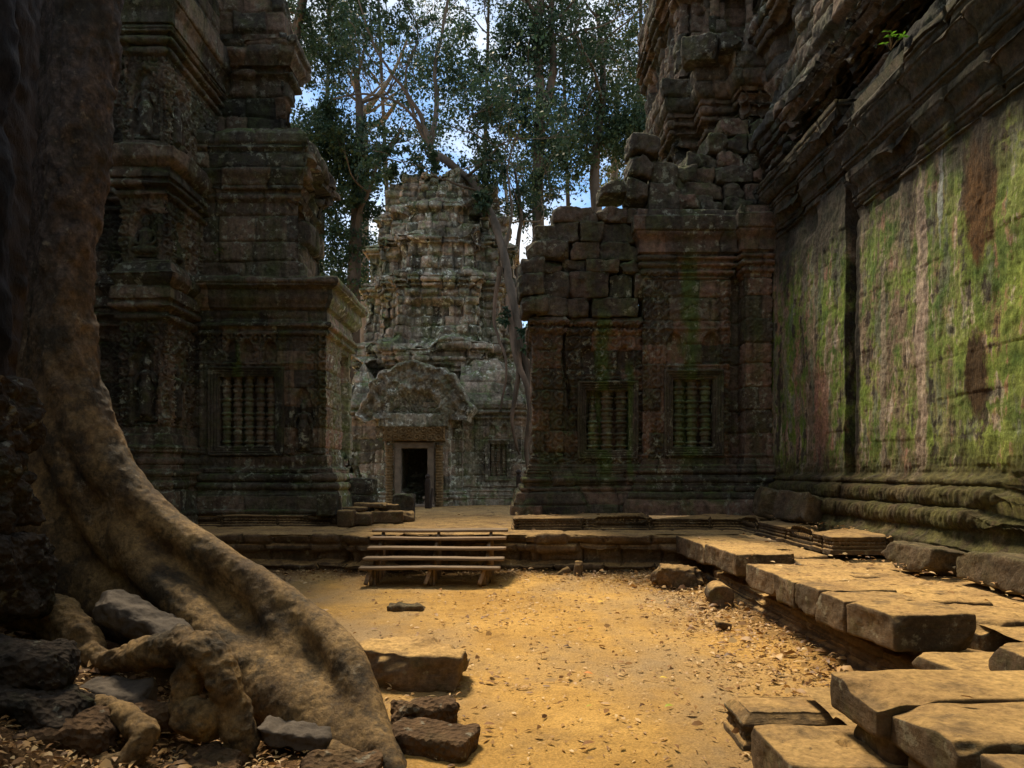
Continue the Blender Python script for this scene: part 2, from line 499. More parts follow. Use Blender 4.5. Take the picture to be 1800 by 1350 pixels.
M_LEAF = leafmat("dark_green_leaves", [(0.016, 0.04, 0.024), (0.03, 0.065, 0.035), (0.05, 0.09, 0.042), (0.09, 0.13, 0.05)], 0.35)
M_LEAFY = leafmat("yellow_green_leaves", [(0.03, 0.055, 0.018), (0.07, 0.10, 0.03), (0.13, 0.14, 0.035), (0.2, 0.14, 0.03)], 0.35)
M_PLANT = leafmat("fresh_green_leaves", [(0.07, 0.20, 0.02), (0.16, 0.36, 0.03)], 0.35)
M_LITTER = leafmat("dry_leaf_litter", [(0.09, 0.04, 0.014), (0.26, 0.13, 0.04), (0.50, 0.30, 0.11), (0.66, 0.48, 0.24)], 0.1)
M_LFY = simple("yellow_fallen_leaf", (0.55, 0.36, 0.02), (0.75, 0.55, 0.05), 30, 0.6, 0.2)
M_LFO = simple("orange_fallen_leaf", (0.38, 0.11, 0.015), (0.6, 0.22, 0.03), 30, 0.6, 0.2)
M_LFG = simple("green_fallen_leaf", (0.2, 0.24, 0.02), (0.4, 0.42, 0.04), 30, 0.6, 0.2)
M_LFB = simple("brown_fallen_leaf", (0.12, 0.05, 0.015), (0.3, 0.15, 0.05), 30, 0.7, 0.2)


def groundmat():
    k = NT("golden_sandy_earth")
    big = k.noise(0.55, 6, 0.6)
    mid = k.noise(4, 8, 0.68)
    c = k.mix(k.ramp(big, [(0.35, 0.0), (0.65, 1.0)]), (0.43, 0.245, 0.068), (0.64, 0.385, 0.115))
    c = k.mix(k.ramp(mid, [(0.50, 0.0), (0.68, 0.55)]), c, (0.24, 0.14, 0.05))
    c = k.mix(k.ramp(k.noise(1.4, 7, 0.65, k.map((1, 1, 1), (5, 2, 0))), [(0.55, 0.0), (0.7, 0.5)]), c, (0.26, 0.175, 0.085))
    c = k.mix(k.ramp(k.noise(0.45, 5, 0.6, k.map((1, 0.6, 1), (3.3, 8, 0))), [(0.46, 0.0), (0.62, 0.8)]), c, k.mix(mid, (0.24, 0.17, 0.095), (0.46, 0.33, 0.185)))
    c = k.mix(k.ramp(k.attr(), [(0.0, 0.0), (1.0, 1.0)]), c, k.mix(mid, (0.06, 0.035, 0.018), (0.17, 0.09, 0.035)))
    c = k.mix(0.8, c, k.ramp(k.noise(55, 6, 0.75), [(0.28, 0.4), (0.72, 1.55)]), 'MULTIPLY')
    c = k.mix(k.ramp(k.voro(38), [(0.05, 0.5), (0.16, 0.0)]), c, (0.62, 0.45, 0.22))
    n = k.bump(k.noise(9, 10, 0.75), 0.8, 0.045)
    n = k.bump(k.noise(90, 5, 0.75), 0.8, 0.01, n)
    return k.done(c, 0.95, n, 0.15)


M_GROUND = groundmat()


# ------------------------------------------------------------------ relief patterns (height in metres over a wall's surface)
def masonry(S, Z, seed, z0, z1, ch=(0.32, 0.48), bl=(0.5, 1.1), gap=0.016, depth=0.035, jit=0.012):
    rnd = random.Random(seed)
    zs = [z0]
    while zs[-1] < z1:
        zs.append(zs[-1] + rnd.uniform(*ch))
    zs = np.array(zs)
    S, Z = np.broadcast_arrays(S, Z)
    wob = 0.012 * vnoise(S * 1.3, Z * 1.3, 0, seed)
    Zw = Z + wob
    c = np.clip(np.searchsorted(zs, Zw) - 1, 0, len(zs) - 2)
    dz = np.minimum(np.abs(Zw - zs[c]), np.abs(Zw - zs[c + 1]))
    d = dz.copy()
    blk = np.zeros(S.shape)
    off = np.zeros(S.shape)
    smin, smax = float(S.min()), float(S.max())
    for k in range(len(zs) - 1):
        m = c == k
        b = [smin - rnd.uniform(0, bl[0])]
        while b[-1] < smax + 0.1:
            b.append(b[-1] + rnd.uniform(*bl))
        b = np.array(b)
        if not m.any():
            continue
        s = S[m] + 0.01 * vnoise(Z[m] * 2, k, 0, seed + 3)
        j = np.clip(np.searchsorted(b, s) - 1, 0, len(b) - 2)
        d[m] = np.minimum(d[m], np.minimum(np.abs(s - b[j]), np.abs(s - b[j + 1])))
        h = _hash(j, np.full(j.shape, k), np.zeros(j.shape), seed)
        h2 = _hash(j, np.full(j.shape, k), np.ones(j.shape), seed)
        h3 = _hash(j, np.full(j.shape, k), np.full(j.shape, 2), seed)
        off[m] = (h - 0.5) * 2 * jit + (h2 - 0.5) * jit * 2 * (s - (b[j] + b[j + 1]) / 2)
        blk[m] = h3
    er = 1 + 0.8 * vnoise(S * 3, Z * 3, 1, seed + 5)
    g = gap * np.clip(er, 0.35, 2.2)
    disp = off - depth * np.exp(-(d / g) ** 2) - 0.4 * depth * np.exp(-(d / (g * 3)) ** 2)
    return disp, blk


def scroll(S, Z, p):
    cx, cz = np.floor(S / p), np.floor(Z / p)
    u, v = S / p - cx - 0.5, Z / p - cz - 0.5
    sg = np.where((cx + cz) % 2 == 0, 1.0, -1.0)
    r = np.hypot(u, v)
    th = np.arctan2(v, u) * sg
    h = np.sin(2 * np.pi * r * 2.6 - th) * sstep(0.6, 0.4, r)
    h = np.tanh(2.6 * h)
    h2 = np.sin(2 * np.pi * S / p * 3.1) * np.sin(2 * np.pi * Z / p * 2.9)
    return 0.5 * h + 0.35 * h2 * sstep(0.3, 0.55, r)


def petals(S, p):
    return np.abs(np.sin(np.pi * S / p)) ** 0.6


def arch(x, z, cx, z0, w, h):
    """signed distance-like: >0 inside a pointed niche"""
    t = np.clip((z - z0) / h, 0, 1)
    half = w / 2 * np.where(t < 0.55, 1 - 0.12 * np.cos(t * 9) ** 2 * (t > 0.2), np.sqrt(np.clip(1 - ((t - 0.55) / 0.45) ** 1.6, 0, 1)))
    d = half - np.abs(x - cx)
    return np.minimum(d, np.minimum(z - z0, z0 + h - z))


def carve_arch(disp, x, z, cx, z0, w, h, deep=0.12, rim=0.055):
    d = arch(x, z, cx, z0, w, h)
    disp = np.where(d > 0, np.minimum(disp, 0) * 0.3 - deep * sstep(0, 0.02, d), disp)
    ring = np.exp(-((d + 0.025) / 0.022) ** 2) * (d < 0.01) + np.exp(-((d + 0.075) / 0.018) ** 2)
    return disp + rim * ring * (z > z0) * (z < z0 + h + 0.12)


def rect_in(x, z, x0, x1, z0, z1):
    return np.minimum(np.minimum(x - x0, x1 - x), np.minimum(z - z0, z1 - z))


# ------------------------------------------------------------------ swept masonry: plan path x moulded profile x relief
def prof(start, *ops):
    pts = [tuple(start)]
    for op in ops:
        o, z = pts[-1]
        if op[0] == 'l':
            pts.append((op[1], op[2]))
        elif op[0] == 'r':
            n = 8
            for i in range(1, n + 1):
                a = math.pi * i / n
                pts.append((o + op[2] * math.sin(a), z + op[1] * (1 - math.cos(a)) / 2))
        elif op[0] == 'c':
            n = 7
            for i in range(1, n + 1):
                t = i / n
                pts.append((o + op[1] * (t * t * (3 - 2 * t)), z + op[2] * t))
        elif op[0] == 'd':
            pts.append((o + op[1], z + op[2]))
    return pts


def rolls(z0, z1, o0, o1, n, amp=0.03):
    """a stack of n rolls and fillets from (o0,z0) to (o1,z1), as profile ops"""
    ops = []
    dz = (z1 - z0) / n
    for i in range(n):
        o = o0 + (o1 - o0) * (i + 0.5) / n
        z = z0 + dz * i
        ops.append(('l', o, z + 0.004))
        ops.append(('r', dz * 0.62, amp * (1.25 if i % 2 else 0.8)))
        ops.append(('l', o - amp * 0.5, z + dz * 0.66))
        ops.append(('l', o - amp * 0.5, z + dz * 0.98))
    ops.append(('l', o1, z1))
    return ops


def resample(pts, dp):
    out = [pts[0]]
    for a, b in zip(pts, pts[1:]):
        L = math.hypot(b[0] - a[0], b[1] - a[1])
        if L < 1e-6:
            continue
        n = max(1, int(math.ceil(L / dp)))
        for i in range(1, n + 1):
            t = i / n
            out.append((a[0] + (b[0] - a[0]) * t, a[1] + (b[1] - a[1]) * t))
    return np.array(out)


def swept(name, path, profile, ds, dp, relief, mat, parent=None, seed=0, rough=0.012, mat2=None, seg2=()):
    path = [np.array(p, float) for p in path]
    segs = []
    for a, b in zip(path, path[1:]):
        t = (b - a) / np.linalg.norm(b - a)
        segs.append((a, b, t, np.array([t[1], -t[0]]), np.linalg.norm(b - a)))
    mit = []
    for i in range(len(path)):
        n1 = segs[max(i - 1, 0)][3]
        n2 = segs[min(i, len(segs) - 1)][3]
        mit.append((n1 + n2) / (1 + n1.dot(n2)))
    pr = resample(profile, dp)
    O, Zp = pr[:, 0], pr[:, 1]
    dO, dZ = np.gradient(O), np.gradient(Zp)
    L = np.hypot(dO, dZ) + 1e-9
    nr, nzz = dZ / L, -dO / L
    # smooth the direction so that corners displace cleanly
    A, B, T, N, Sv, K = [], [], [], [], [], []
    s0 = 0.0
    for i, (a, b, t, n, ln) in enumerate(segs):
        m = max(1, int(math.ceil(ln / ds)))
        for j in range(m + (1 if i == len(segs) - 1 else 0)):
            f = j / m
            A.append(np.r_[a, mit[i]])
            B.append(np.r_[b, mit[i + 1]])
            T.append(f)
            N.append(mit[i] if j == 0 else (mit[i + 1] if j == m else n))
            Sv.append(s0 + f * ln)
            K.append(i)
        s0 += ln
    A, B, T, N, Sv, K = map(np.array, (A, B, T, N, Sv, K))
    pa = A[:, None, :2] + A[:, None, 2:] * O[None, :, None]
    pb = B[:, None, :2] + B[:, None, 2:] * O[None, :, None]
    XY = pa * (1 - T[:, None, None]) + pb * T[:, None, None]
    Z = np.broadcast_to(Zp[None, :], XY.shape[:2])
    S = np.broadcast_to(Sv[:, None], Z.shape)
    Kb = np.broadcast_to(K[:, None], Z.shape)
    X, Y = XY[..., 0], XY[..., 1]
    disp, blk = relief(S, Z, X, Y, Kb)
    disp = disp + rough * fbm(X * 2.2, Y * 2.2, Z * 2.2, seed, 3) + rough * 0.6 * fbm(X * 11, Y * 11, Z * 11, seed + 9, 2)
    V = np.empty(Z.shape + (3,))
    V[..., 0] = X + N[:, None, 0] * nr[None, :] * disp
    V[..., 1] = Y + N[:, None, 1] * nr[None, :] * disp
    V[..., 2] = Z + nzz[None, :] * disp
    o = mk(name, V.reshape(-1, 3), gridF(len(Sv), len(Zp)), mat, parent, blk)
    if mat2:
        o.data.materials.append(mat2)
        mi = np.repeat(np.isin(K[:-1], seg2).astype(np.int32), len(Zp) - 1)
        if len(mi) == len(o.data.polygons):
            o.data.polygons.foreach_set('material_index', mi)
    return o


# ------------------------------------------------------------------ blocks, tubes, fused organic shapes
def boxgrid(nx, ny, nz):
    I, J, K = np.meshgrid(np.arange(nx + 1), np.arange(ny + 1), np.arange(nz + 1), indexing='ij')
    surf = (I == 0) | (I == nx) | (J == 0) | (J == ny) | (K == 0) | (K == nz)
    idx = np.full(I.shape, -1)
    idx[surf] = np.arange(surf.sum())
    V = np.stack([I[surf] / nx, J[surf] / ny, K[surf] / nz], -1) * 2 - 1
    F = []

    def face(a, flip):
        q = np.stack([a[:-1, :-1], a[1:, :-1], a[1:, 1:], a[:-1, 1:]], -1).reshape(-1, 4)
        F.append(q[:, ::-1] if flip else q)
    face(idx[:, :, 0], True)
    face(idx[:, :, -1], False)
    face(idx[:, 0, :], False)
    face(idx[:, -1, :], True)
    face(idx[0, :, :], True)
    face(idx[-1, :, :], False)
    return V, np.concatenate(F)


def block_vf(size, seed, res=0.03, rnd=0.03, rough=0.015, chips=3, chipd=0.12, pit=0.0, taper=0.0):
    """a weathered, chipped stone block centred on the origin"""
    sx, sy, sz = size
    n = [max(3, min(60, int(s / res))) for s in size]
    V, F = boxgrid(*n)
    h = np.array(size) / 2
    V = V * h
    if taper:
        f = 1 - taper * (V[:, 2:3] / h[2] * 0.5 + 0.5)
        V[:, :2] *= f
    rk = random.Random(seed * 7 + 1)
    sk = 0.07 * min(h[0], h[1])
    cr = [[(rk.uniform(-sk, sk), rk.uniform(-sk, sk)) for _ in range(2)] for _ in range(2)]
    wx, wy = V[:, 0] / h[0] * 0.5 + 0.5, V[:, 1] / h[1] * 0.5 + 0.5
    warp = sum(((wx if i else 1 - wx) * (wy if j else 1 - wy))[:, None] * np.array(cr[i][j]) for i in (0, 1) for j in (0, 1))
    r = min(rnd, h.min() * 0.6)
    q = np.clip(V, -(h - r), h - r)
    d = V - q
    l = np.linalg.norm(d, axis=1, keepdims=True)
    V = q + np.where(l > 1e-6, d / np.maximum(l, 1e-6) * r, 0)
    rg = random.Random(seed)
    for i in range(chips):
        c = np.array([rg.choice((-1, 1)) * h[0], rg.choice((-1, 1)) * h[1], rg.choice((-1, 1, 1)) * h[2]])
        nn = np.array([c[0] / h[0] * rg.uniform(0.1, 1), c[1] / h[1] * rg.uniform(0.1, 1), c[2] / h[2] * rg.uniform(0.3, 1.2)])
        nn /= np.linalg.norm(nn)
        dd = c.dot(nn) - rg.uniform(0.2, 1) * min(chipd, 0.6 * h.min() * 2)
        e = V @ nn - dd + 0.25 * chipd * vnoise(V[:, 0] * 9, V[:, 1] * 9, V[:, 2] * 9, seed + i)
        V = V - np.maximum(e, 0)[:, None] * nn
    o = seed * 3.7
    nrm = V / h
    nrm = nrm * np.abs(nrm) ** 3
    nrm /= np.linalg.norm(nrm, axis=1, keepdims=True) + 1e-9
    dsp = rough * fbm(V[:, 0] * 4 + o, V[:, 1] * 4, V[:, 2] * 4, seed, 5, 0.55)
    if pit:
        w = vnoise(V[:, 0] * 22 + o, V[:, 1] * 22, V[:, 2] * 22, seed + 40)
        dsp = dsp - pit * np.maximum(w - 0.1, 0) ** 1 + 0.6 * pit * vnoise(V[:, 0] * 9, V[:, 1] * 9 + o, V[:, 2] * 9, seed + 41)
    V[:, :2] += warp
    dsp = dsp + rough * 0.25 * fbm(V[:, 0] * 17, V[:, 1] * 17, V[:, 2] * 26 + o, seed + 7, 3)
    V = V + nrm * dsp[:, None]
    return V, F


def place(V, loc, rot=(0, 0, 0)):
    from mathutils import Euler
    m = np.array(Euler(rot).to_matrix())
    return V @ m.T + np.array(loc)


class Acc:
    """collects pieces into ONE mesh"""
    def __init__(s):
        s.V, s.F, s.A, s.n = [], [], [], 0

    def add(s, V, F, a=0.0):
        s.V.append(np.asarray(V, float))
        s.F.append(np.asarray(F) + s.n)
        s.A.append(np.full(len(V), a) if np.isscalar(a) else np.asarray(a))
        s.n += len(V)

    def build(s, name, mat, parent=None, smooth=True):
        return mk(name, np.concatenate(s.V), np.concatenate(s.F), mat, parent, np.concatenate(s.A), smooth)


def crom(pts, sub):
    P = np.array(pts, float)
    out = []
    n = len(P)
    for i in range(n - 1):
        p0, p1, p2, p3 = P[max(i - 1, 0)], P[i], P[i + 1], P[min(i + 2, n - 1)]
        for j in range(sub):
            t = j / sub
            out.append(0.5 * ((2 * p1) + (-p0 + p2) * t + (2 * p0 - 5 * p1 + 4 * p2 - p3) * t * t + (-p0 + 3 * p1 - 3 * p2 + p3) * t ** 3))
    out.append(P[-1])
    return np.array(out)


def tube_vf(pts, sides=10, sub=6, cap=True, flat=None):
    """pts: (x,y,z,r); a smooth tapering tube with closed ends"""
    C = crom(pts, sub)
    P, Rr = C[:, :3], np.maximum(C[:, 3], 0.002)
    T = np.gradient(P, axis=0)
    T /= np.linalg.norm(T, axis=1, keepdims=True) + 1e-9
    u = np.cross(T[0], [0.3, 0.9, 0.2])
    u /= np.linalg.norm(u)
    V = []
    a = np.linspace(0, 2 * np.pi, sides, endpoint=False)
    for i in range(len(P)):
        u = u - T[i] * u.dot(T[i])
        u /= np.linalg.norm(u) + 1e-9
        w = np.cross(T[i], u)
        V.append(P[i] + Rr[i] * (np.cos(a)[:, None] * u + np.sin(a)[:, None] * w))
    V = np.array(V)
    n = len(P)
    F = []
    i = np.arange(n - 1)[:, None]
    j = np.arange(sides)[None, :]
    A0 = i * sides + j
    A1 = i * sides + (j + 1) % sides
    F = np.stack([A0, A1, A1 + sides, A0 + sides], -1).reshape(-1, 4)
    Vs = V.reshape(-1, 3)
    if cap:
        k = len(Vs)
        Vs = np.concatenate([Vs, [P[0] - T[0] * Rr[0] * 0.4], [P[-1] + T[-1] * Rr[-1] * 0.4]])
        js = np.arange(sides)
        c0 = np.stack([np.full(sides, k), (js + 1) % sides, js, np.full(sides, k)], -1)
        e = (n - 1) * sides
        c1 = np.stack([np.full(sides, k + 1), e + js, e + (js + 1) % sides, np.full(sides, k + 1)], -1)
        return Vs, F, np.concatenate([c0[:, :3], c1[:, :3]])
    return Vs, F, np.zeros((0, 3), int)


def fuse(parts, voxel, smooth=4):
    """union of closed pieces by voxel remesh; returns vertices, normals, faces"""
    me = bpy.data.meshes.new("tmp")
    V, F, n = [], [], 0
    for v, q, t in parts:
        V.extend(map(tuple, v))
        F.extend(tuple(int(x) + n for x in f) for f in q)
        F.extend(tuple(int(x) + n for x in f) for f in t)
        n += len(v)
    me.from_pydata(V, [], F)
    o = bpy.data.objects.new("tmp", me)
    COL.objects.link(o)
    m = o.modifiers.new("r", 'REMESH')
    m.mode = 'VOXEL'
    m.voxel_size = voxel
    s = o.modifiers.new("s", 'SMOOTH')
    s.factor = 0.5
    s.iterations = smooth
    dg = bpy.context.evaluated_depsgraph_get()
    ev = bpy.data.meshes.new_from_object(o.evaluated_get(dg))
    nv = len(ev.vertices)
    co = np.empty(nv * 3)
    ev.vertices.foreach_get('co', co)
    no = np.empty(nv * 3)
    ev.vertex_normals.foreach_get('vector', no)
    Fq = [tuple(p.vertices) for p in ev.polygons]
    bpy.data.objects.remove(o)
    bpy.data.meshes.remove(me)
    bpy.data.meshes.remove(ev)
    quads = np.array([f for f in Fq if len(f) == 4])
    return co.reshape(-1, 3), no.reshape(-1, 3), quads if len(quads) == len(Fq) else Fq


def box_pts(a, b):
    """closed box as fuse piece"""
    x0, y0, z0 = a
    x1, y1, z1 = b
    v = np.array([(x, y, z) for x in (x0, x1) for y in (y0, y1) for z in (z0, z1)])
    f = np.array([(0, 1, 3, 2), (4, 6, 7, 5), (0, 4, 5, 1), (2, 3, 7, 6), (0, 2, 6, 4), (1, 5, 7, 3)])
    return v, f, np.zeros((0, 3), int)


# ------------------------------------------------------------------ the courtyard ground (one sheet to the horizon)
def gz(x, y):
    x, y = np.asarray(x, float), np.asarray(y, float)
    m = 0.62 * sstep(-1.7, -3.9, x + 0.18 * (y - 4.5)) * sstep(9.0, 5.5, y)
    z = 0.03 * fbm(x * 0.5, y * 0.5, 0, 5, 3) + m * (1 + 0.25 * vnoise(x * 1.7, y * 1.7, 3, 8))
    z = z + 0.05 * sstep(11.6, 12.8, y) * sstep(16, 12.9, y)
    z = z + 0.06 * sstep(2.6, 3.6, x) * sstep(3, 5, y) * sstep(14, 12, y)
    return z


def axis(lo, hi, step, far, grow=1.35):
    a = list(np.arange(lo, hi + step / 2, step))
    s = step
    while a[-1] < far:
        s *= grow
        a.append(a[-1] + s)
    s = step
    while a[0] > -far:
        s *= grow
        a.insert(0, a[0] - s)
    return np.array(a)


gx, gy = axis(-5.5, 4.2, 0.028, 600), axis(3.4, 13.2, 0.03, 900)
GX, GY = np.meshgrid(gx, gy, indexing='ij')
near = sstep(30, 12, np.hypot(GX, GY))
GZ = gz(GX, GY) * near + near * (0.007 * fbm(GX * 6, GY * 6, 0, 21, 3) + 0.004 * vnoise(GX * 26, GY * 26, 0, 22))
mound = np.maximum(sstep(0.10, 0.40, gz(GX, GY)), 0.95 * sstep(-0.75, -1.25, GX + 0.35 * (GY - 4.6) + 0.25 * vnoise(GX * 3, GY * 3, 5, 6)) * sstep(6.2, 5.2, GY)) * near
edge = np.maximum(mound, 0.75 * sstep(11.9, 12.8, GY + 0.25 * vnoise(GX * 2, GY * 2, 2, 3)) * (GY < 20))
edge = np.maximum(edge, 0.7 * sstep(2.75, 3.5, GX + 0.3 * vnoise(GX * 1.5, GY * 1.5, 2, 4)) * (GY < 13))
mnz = mound * (0.05 * fbm(GX * 3.2, GY * 3.2, 0, 31, 4) + 0.015 * vnoise(GX * 14, GY * 14, 0, 35))
GZ = GZ + mnz
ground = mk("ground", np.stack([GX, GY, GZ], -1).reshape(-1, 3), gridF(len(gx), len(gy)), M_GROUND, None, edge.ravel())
ground['kind'] = 'structure'

# ------------------------------------------------------------------ the stone terrace
TZ = 0.72
terrace = thing("stone_terrace", "long low terrace of worn sandstone blocks running across the courtyard and along the right side", "terrace", (-2, 13, 0))


def rel_terrace(S, Z, X, Y, K):
    d, b = masonry(S, Z, 71, -0.1, 0.86, (0.26, 0.40), (0.45, 0.95), 0.022, 0.06, 0.06)
    low = (Z < 0.44)
    d = d + 0.03 * fbm(X * 3, Y * 3, Z * 3, 60, 3) + low * 0.012 * (petals(S, 0.13) - 0.6) * (Y < 11)
    return d * (Z < 0.71) + 0.25 * d * (Z >= 0.71), b


def rel_foot(S, Z, X, Y, K):
    d, b = masonry(S, Z, 77, -0.1, 0.86, (0.22, 0.3), (0.6, 1.2), 0.016, 0.03, 0.015)
    return d + 0.012 * (petals(S, 0.12) - 0.6) * (Z < 0.42) + 0.02 * fbm(X * 4, Y * 4, Z * 4, 65, 3), b


tp = prof((0.12, -0.08), ('l', 0.10, 0.10), ('r', 0.10, 0.05), ('l', 0.02, 0.22), ('l', -0.06, 0.24), ('l', -0.06, 0.40), ('c', 0.11, 0.05), ('l', 0.07, 0.69), ('l', 0.03, 0.715), ('l', -0.9, 0.715))
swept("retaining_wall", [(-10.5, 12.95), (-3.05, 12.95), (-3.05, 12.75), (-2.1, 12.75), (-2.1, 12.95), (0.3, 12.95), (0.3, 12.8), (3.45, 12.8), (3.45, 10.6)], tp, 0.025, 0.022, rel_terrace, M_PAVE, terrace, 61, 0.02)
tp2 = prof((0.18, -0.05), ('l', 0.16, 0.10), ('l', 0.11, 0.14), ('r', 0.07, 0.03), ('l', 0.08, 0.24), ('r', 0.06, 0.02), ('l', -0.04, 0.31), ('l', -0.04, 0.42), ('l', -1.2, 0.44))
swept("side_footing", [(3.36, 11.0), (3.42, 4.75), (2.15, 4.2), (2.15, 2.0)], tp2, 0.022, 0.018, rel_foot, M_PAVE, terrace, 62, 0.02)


def pave(name, xs, ys, z0, seed, cell=(0.7, 0.95), wear=0.012):
    X, Y = np.meshgrid(xs, ys, indexing='ij')
    d, b = masonry(X, Y, seed, ys[0] - 0.2, ys[-1] + 1, cell, (0.7, 1.5), 0.02, 0.03, 0.008)
    Z = z0 + d * 0.8 + wear * fbm(X * 1.1, Y * 1.1, 0, seed, 3) + 0.004 * fbm(X * 8, Y * 8, 0, seed + 2, 2)
    return mk(name, np.stack([X, Y, Z], -1).reshape(-1, 3), gridF(len(xs), len(ys)), M_PAVE, terrace, b * 0.5)


pave("paving", np.arange(-10.5, 6.4, 0.04), np.arange(12.9, 31, 0.045), 0.722, 81)
pave("paving", np.arange(4.0, 6.4, 0.03), np.arange(2.2, 12.95, 0.03), 0.60, 83, (0.5, 0.9), 0.03)
pave("paving", np.arange(2.1, 4.1, 0.03), np.arange(2.0, 5.0, 0.03), 0.34, 84, (0.5, 0.9), 0.03)


def rel_ledge(S, Z, X, Y, K):
    d, b = masonry(S, Z, 75, 0.6, 1.5, (0.5, 0.6), (0.9, 1.6), 0.018, 0.045, 0.015)
    d = d + 0.02 * (petals(S, 0.085) - 0.5) * (Z > 0.80) * (Z < 0.90)
    brk = sstep(0.2, 0.5, vnoise(S * 0.9, 0, 4, 7)) * 0.12 * (Z > 0.76)
    return d - brk * sstep(0.7, 0.95, Z), b


lp = prof((0.06, 0.70), ('l', 0.06, 0.765), ('l', 0.0, 0.775), ('r', 0.05, 0.025), ('l', -0.03, 0.83), ('r', 0.06, 0.04), ('l', 0.02, 0.90), ('l', 0.03, 0.955), ('l', -0.02, 0.97), ('l', -1.4, 0.975))
swept("ledge_course", [(-10.5, 14.95), (-3.75, 14.95), (-3.75, 17.0)], lp, 0.02, 0.014, rel_ledge, M_PAVE, terrace, 63, 0.012)
swept("ledge_course", [(0.05, 15.3), (0.05, 13.95), (4.68, 13.95), (4.68, 9.95), (6.2, 9.95)], lp, 0.02, 0.014, rel_ledge, M_PAVE, terrace, 64, 0.012)

# ------------------------------------------------------------------ windows, colonnettes and carved figures
def frame_mesh(name, cx, y, z0, z1, w, parent, mat, seed, steps=3, st=0.055, deep=0.26):
    """stepped stone frame round a blind window; faces -Y"""
    loops = [(0.0, deep), (0.0, -0.015)]
    d, e = 0.0, -0.015
    for i in range(steps):
        d += st * 0.72
        loops.append((d, e))
        loops.append((d + st * 0.14, e + 0.02))
        d += st * 0.28
        e -= 0.03
        loops.append((d, e))
    d += st * 0.8
    loops += [(d, e), (d, 0.05)]
    cz, hw, hh = (z0 + z1) / 2, w / 2, (z1 - z0) / 2
    n = 26
    per = []
    for k in range(4):
        for i in range(n):
            per.append((k, i / n))
    V = []
    for k, t in per:
        for dd, ee in loops:
            W, H = hw + dd, hh + dd
            c = [(-W, -H), (W, -H), (W, H), (-W, H)]
            a, b = c[k], c[(k + 1) % 4]
            V.append((cx + a[0] + (b[0] - a[0]) * t, y + ee, cz + a[1] + (b[1] - a[1]) * t))
    V = np.array(V)
    nn = 0.012 * fbm(V[:, 0] * 3, V[:, 1] * 3, V[:, 2] * 3, seed, 4)
    V[:, 1] += nn
    V[:, 0] += 0.6 * nn
    V[:, 2] -= 0.6 * nn
    return mk(name, V, gridF(len(per), len(loops), True)[:, ::-1], mat, parent, np.full(len(V), 0.3), False)


def lathe_vf(profile, n=14):
    a = np.linspace(0, 2 * np.pi, n, endpoint=False)
    V = np.array([[(r * math.cos(t), r * math.sin(t), z) for (r, z) in profile] for t in a]).reshape(-1, 3)
    return V, gridF(n, len(profile), True)


_balm = {}


def baluster(cx, y, z0, h, r, parent, mat, seed):
    mat = M_BALU
    """a lathe-turned colonnette with bands of rings"""
    p = [(r * 0.95, 0)]
    n = 5
    for i in range(n):
        b = h * i / n
        s = h / n
        for (f, k) in ((0.02, 1.05), (0.10, 1.1), (0.16, 0.85), (0.20, 0.74), (0.27, 0.95), (0.33, 1.2), (0.40, 1.2), (0.46, 0.95), (0.52, 0.72), (0.60, 0.86), (0.76, 0.88), (0.84, 0.72), (0.90, 1.08), (0.97, 1.08)):
            p.append((r * k, b + s * f))
    p.append((r * 0.95, h))
    V, F = lathe_vf(p)
    V = V + 0.008 * np.stack([fbm(V[:, 0] * 9 + seed, V[:, 1] * 9, V[:, 2] * 9, seed, 3)] * 3, -1)
    V = V + np.array([cx, y, z0])
    return mk("baluster", V, F, mat, parent, np.full(len(V), 0.45 * ((seed * 37) % 10) / 10))


def window(parent, cx, y, z0, z1, w, nb, mat, seed, steps=3, deep=0.26):
    f = frame_mesh("window", cx, y, z0, z1, w, parent, mat, seed, steps, deep=deep)
    sp = w / nb
    for i in range(nb):
        baluster(cx - w / 2 + sp * (i + 0.5), y + 0.16, z0 - 0.01, z1 - z0 + 0.02, sp * 0.40, f, mat, seed + i)
    return f


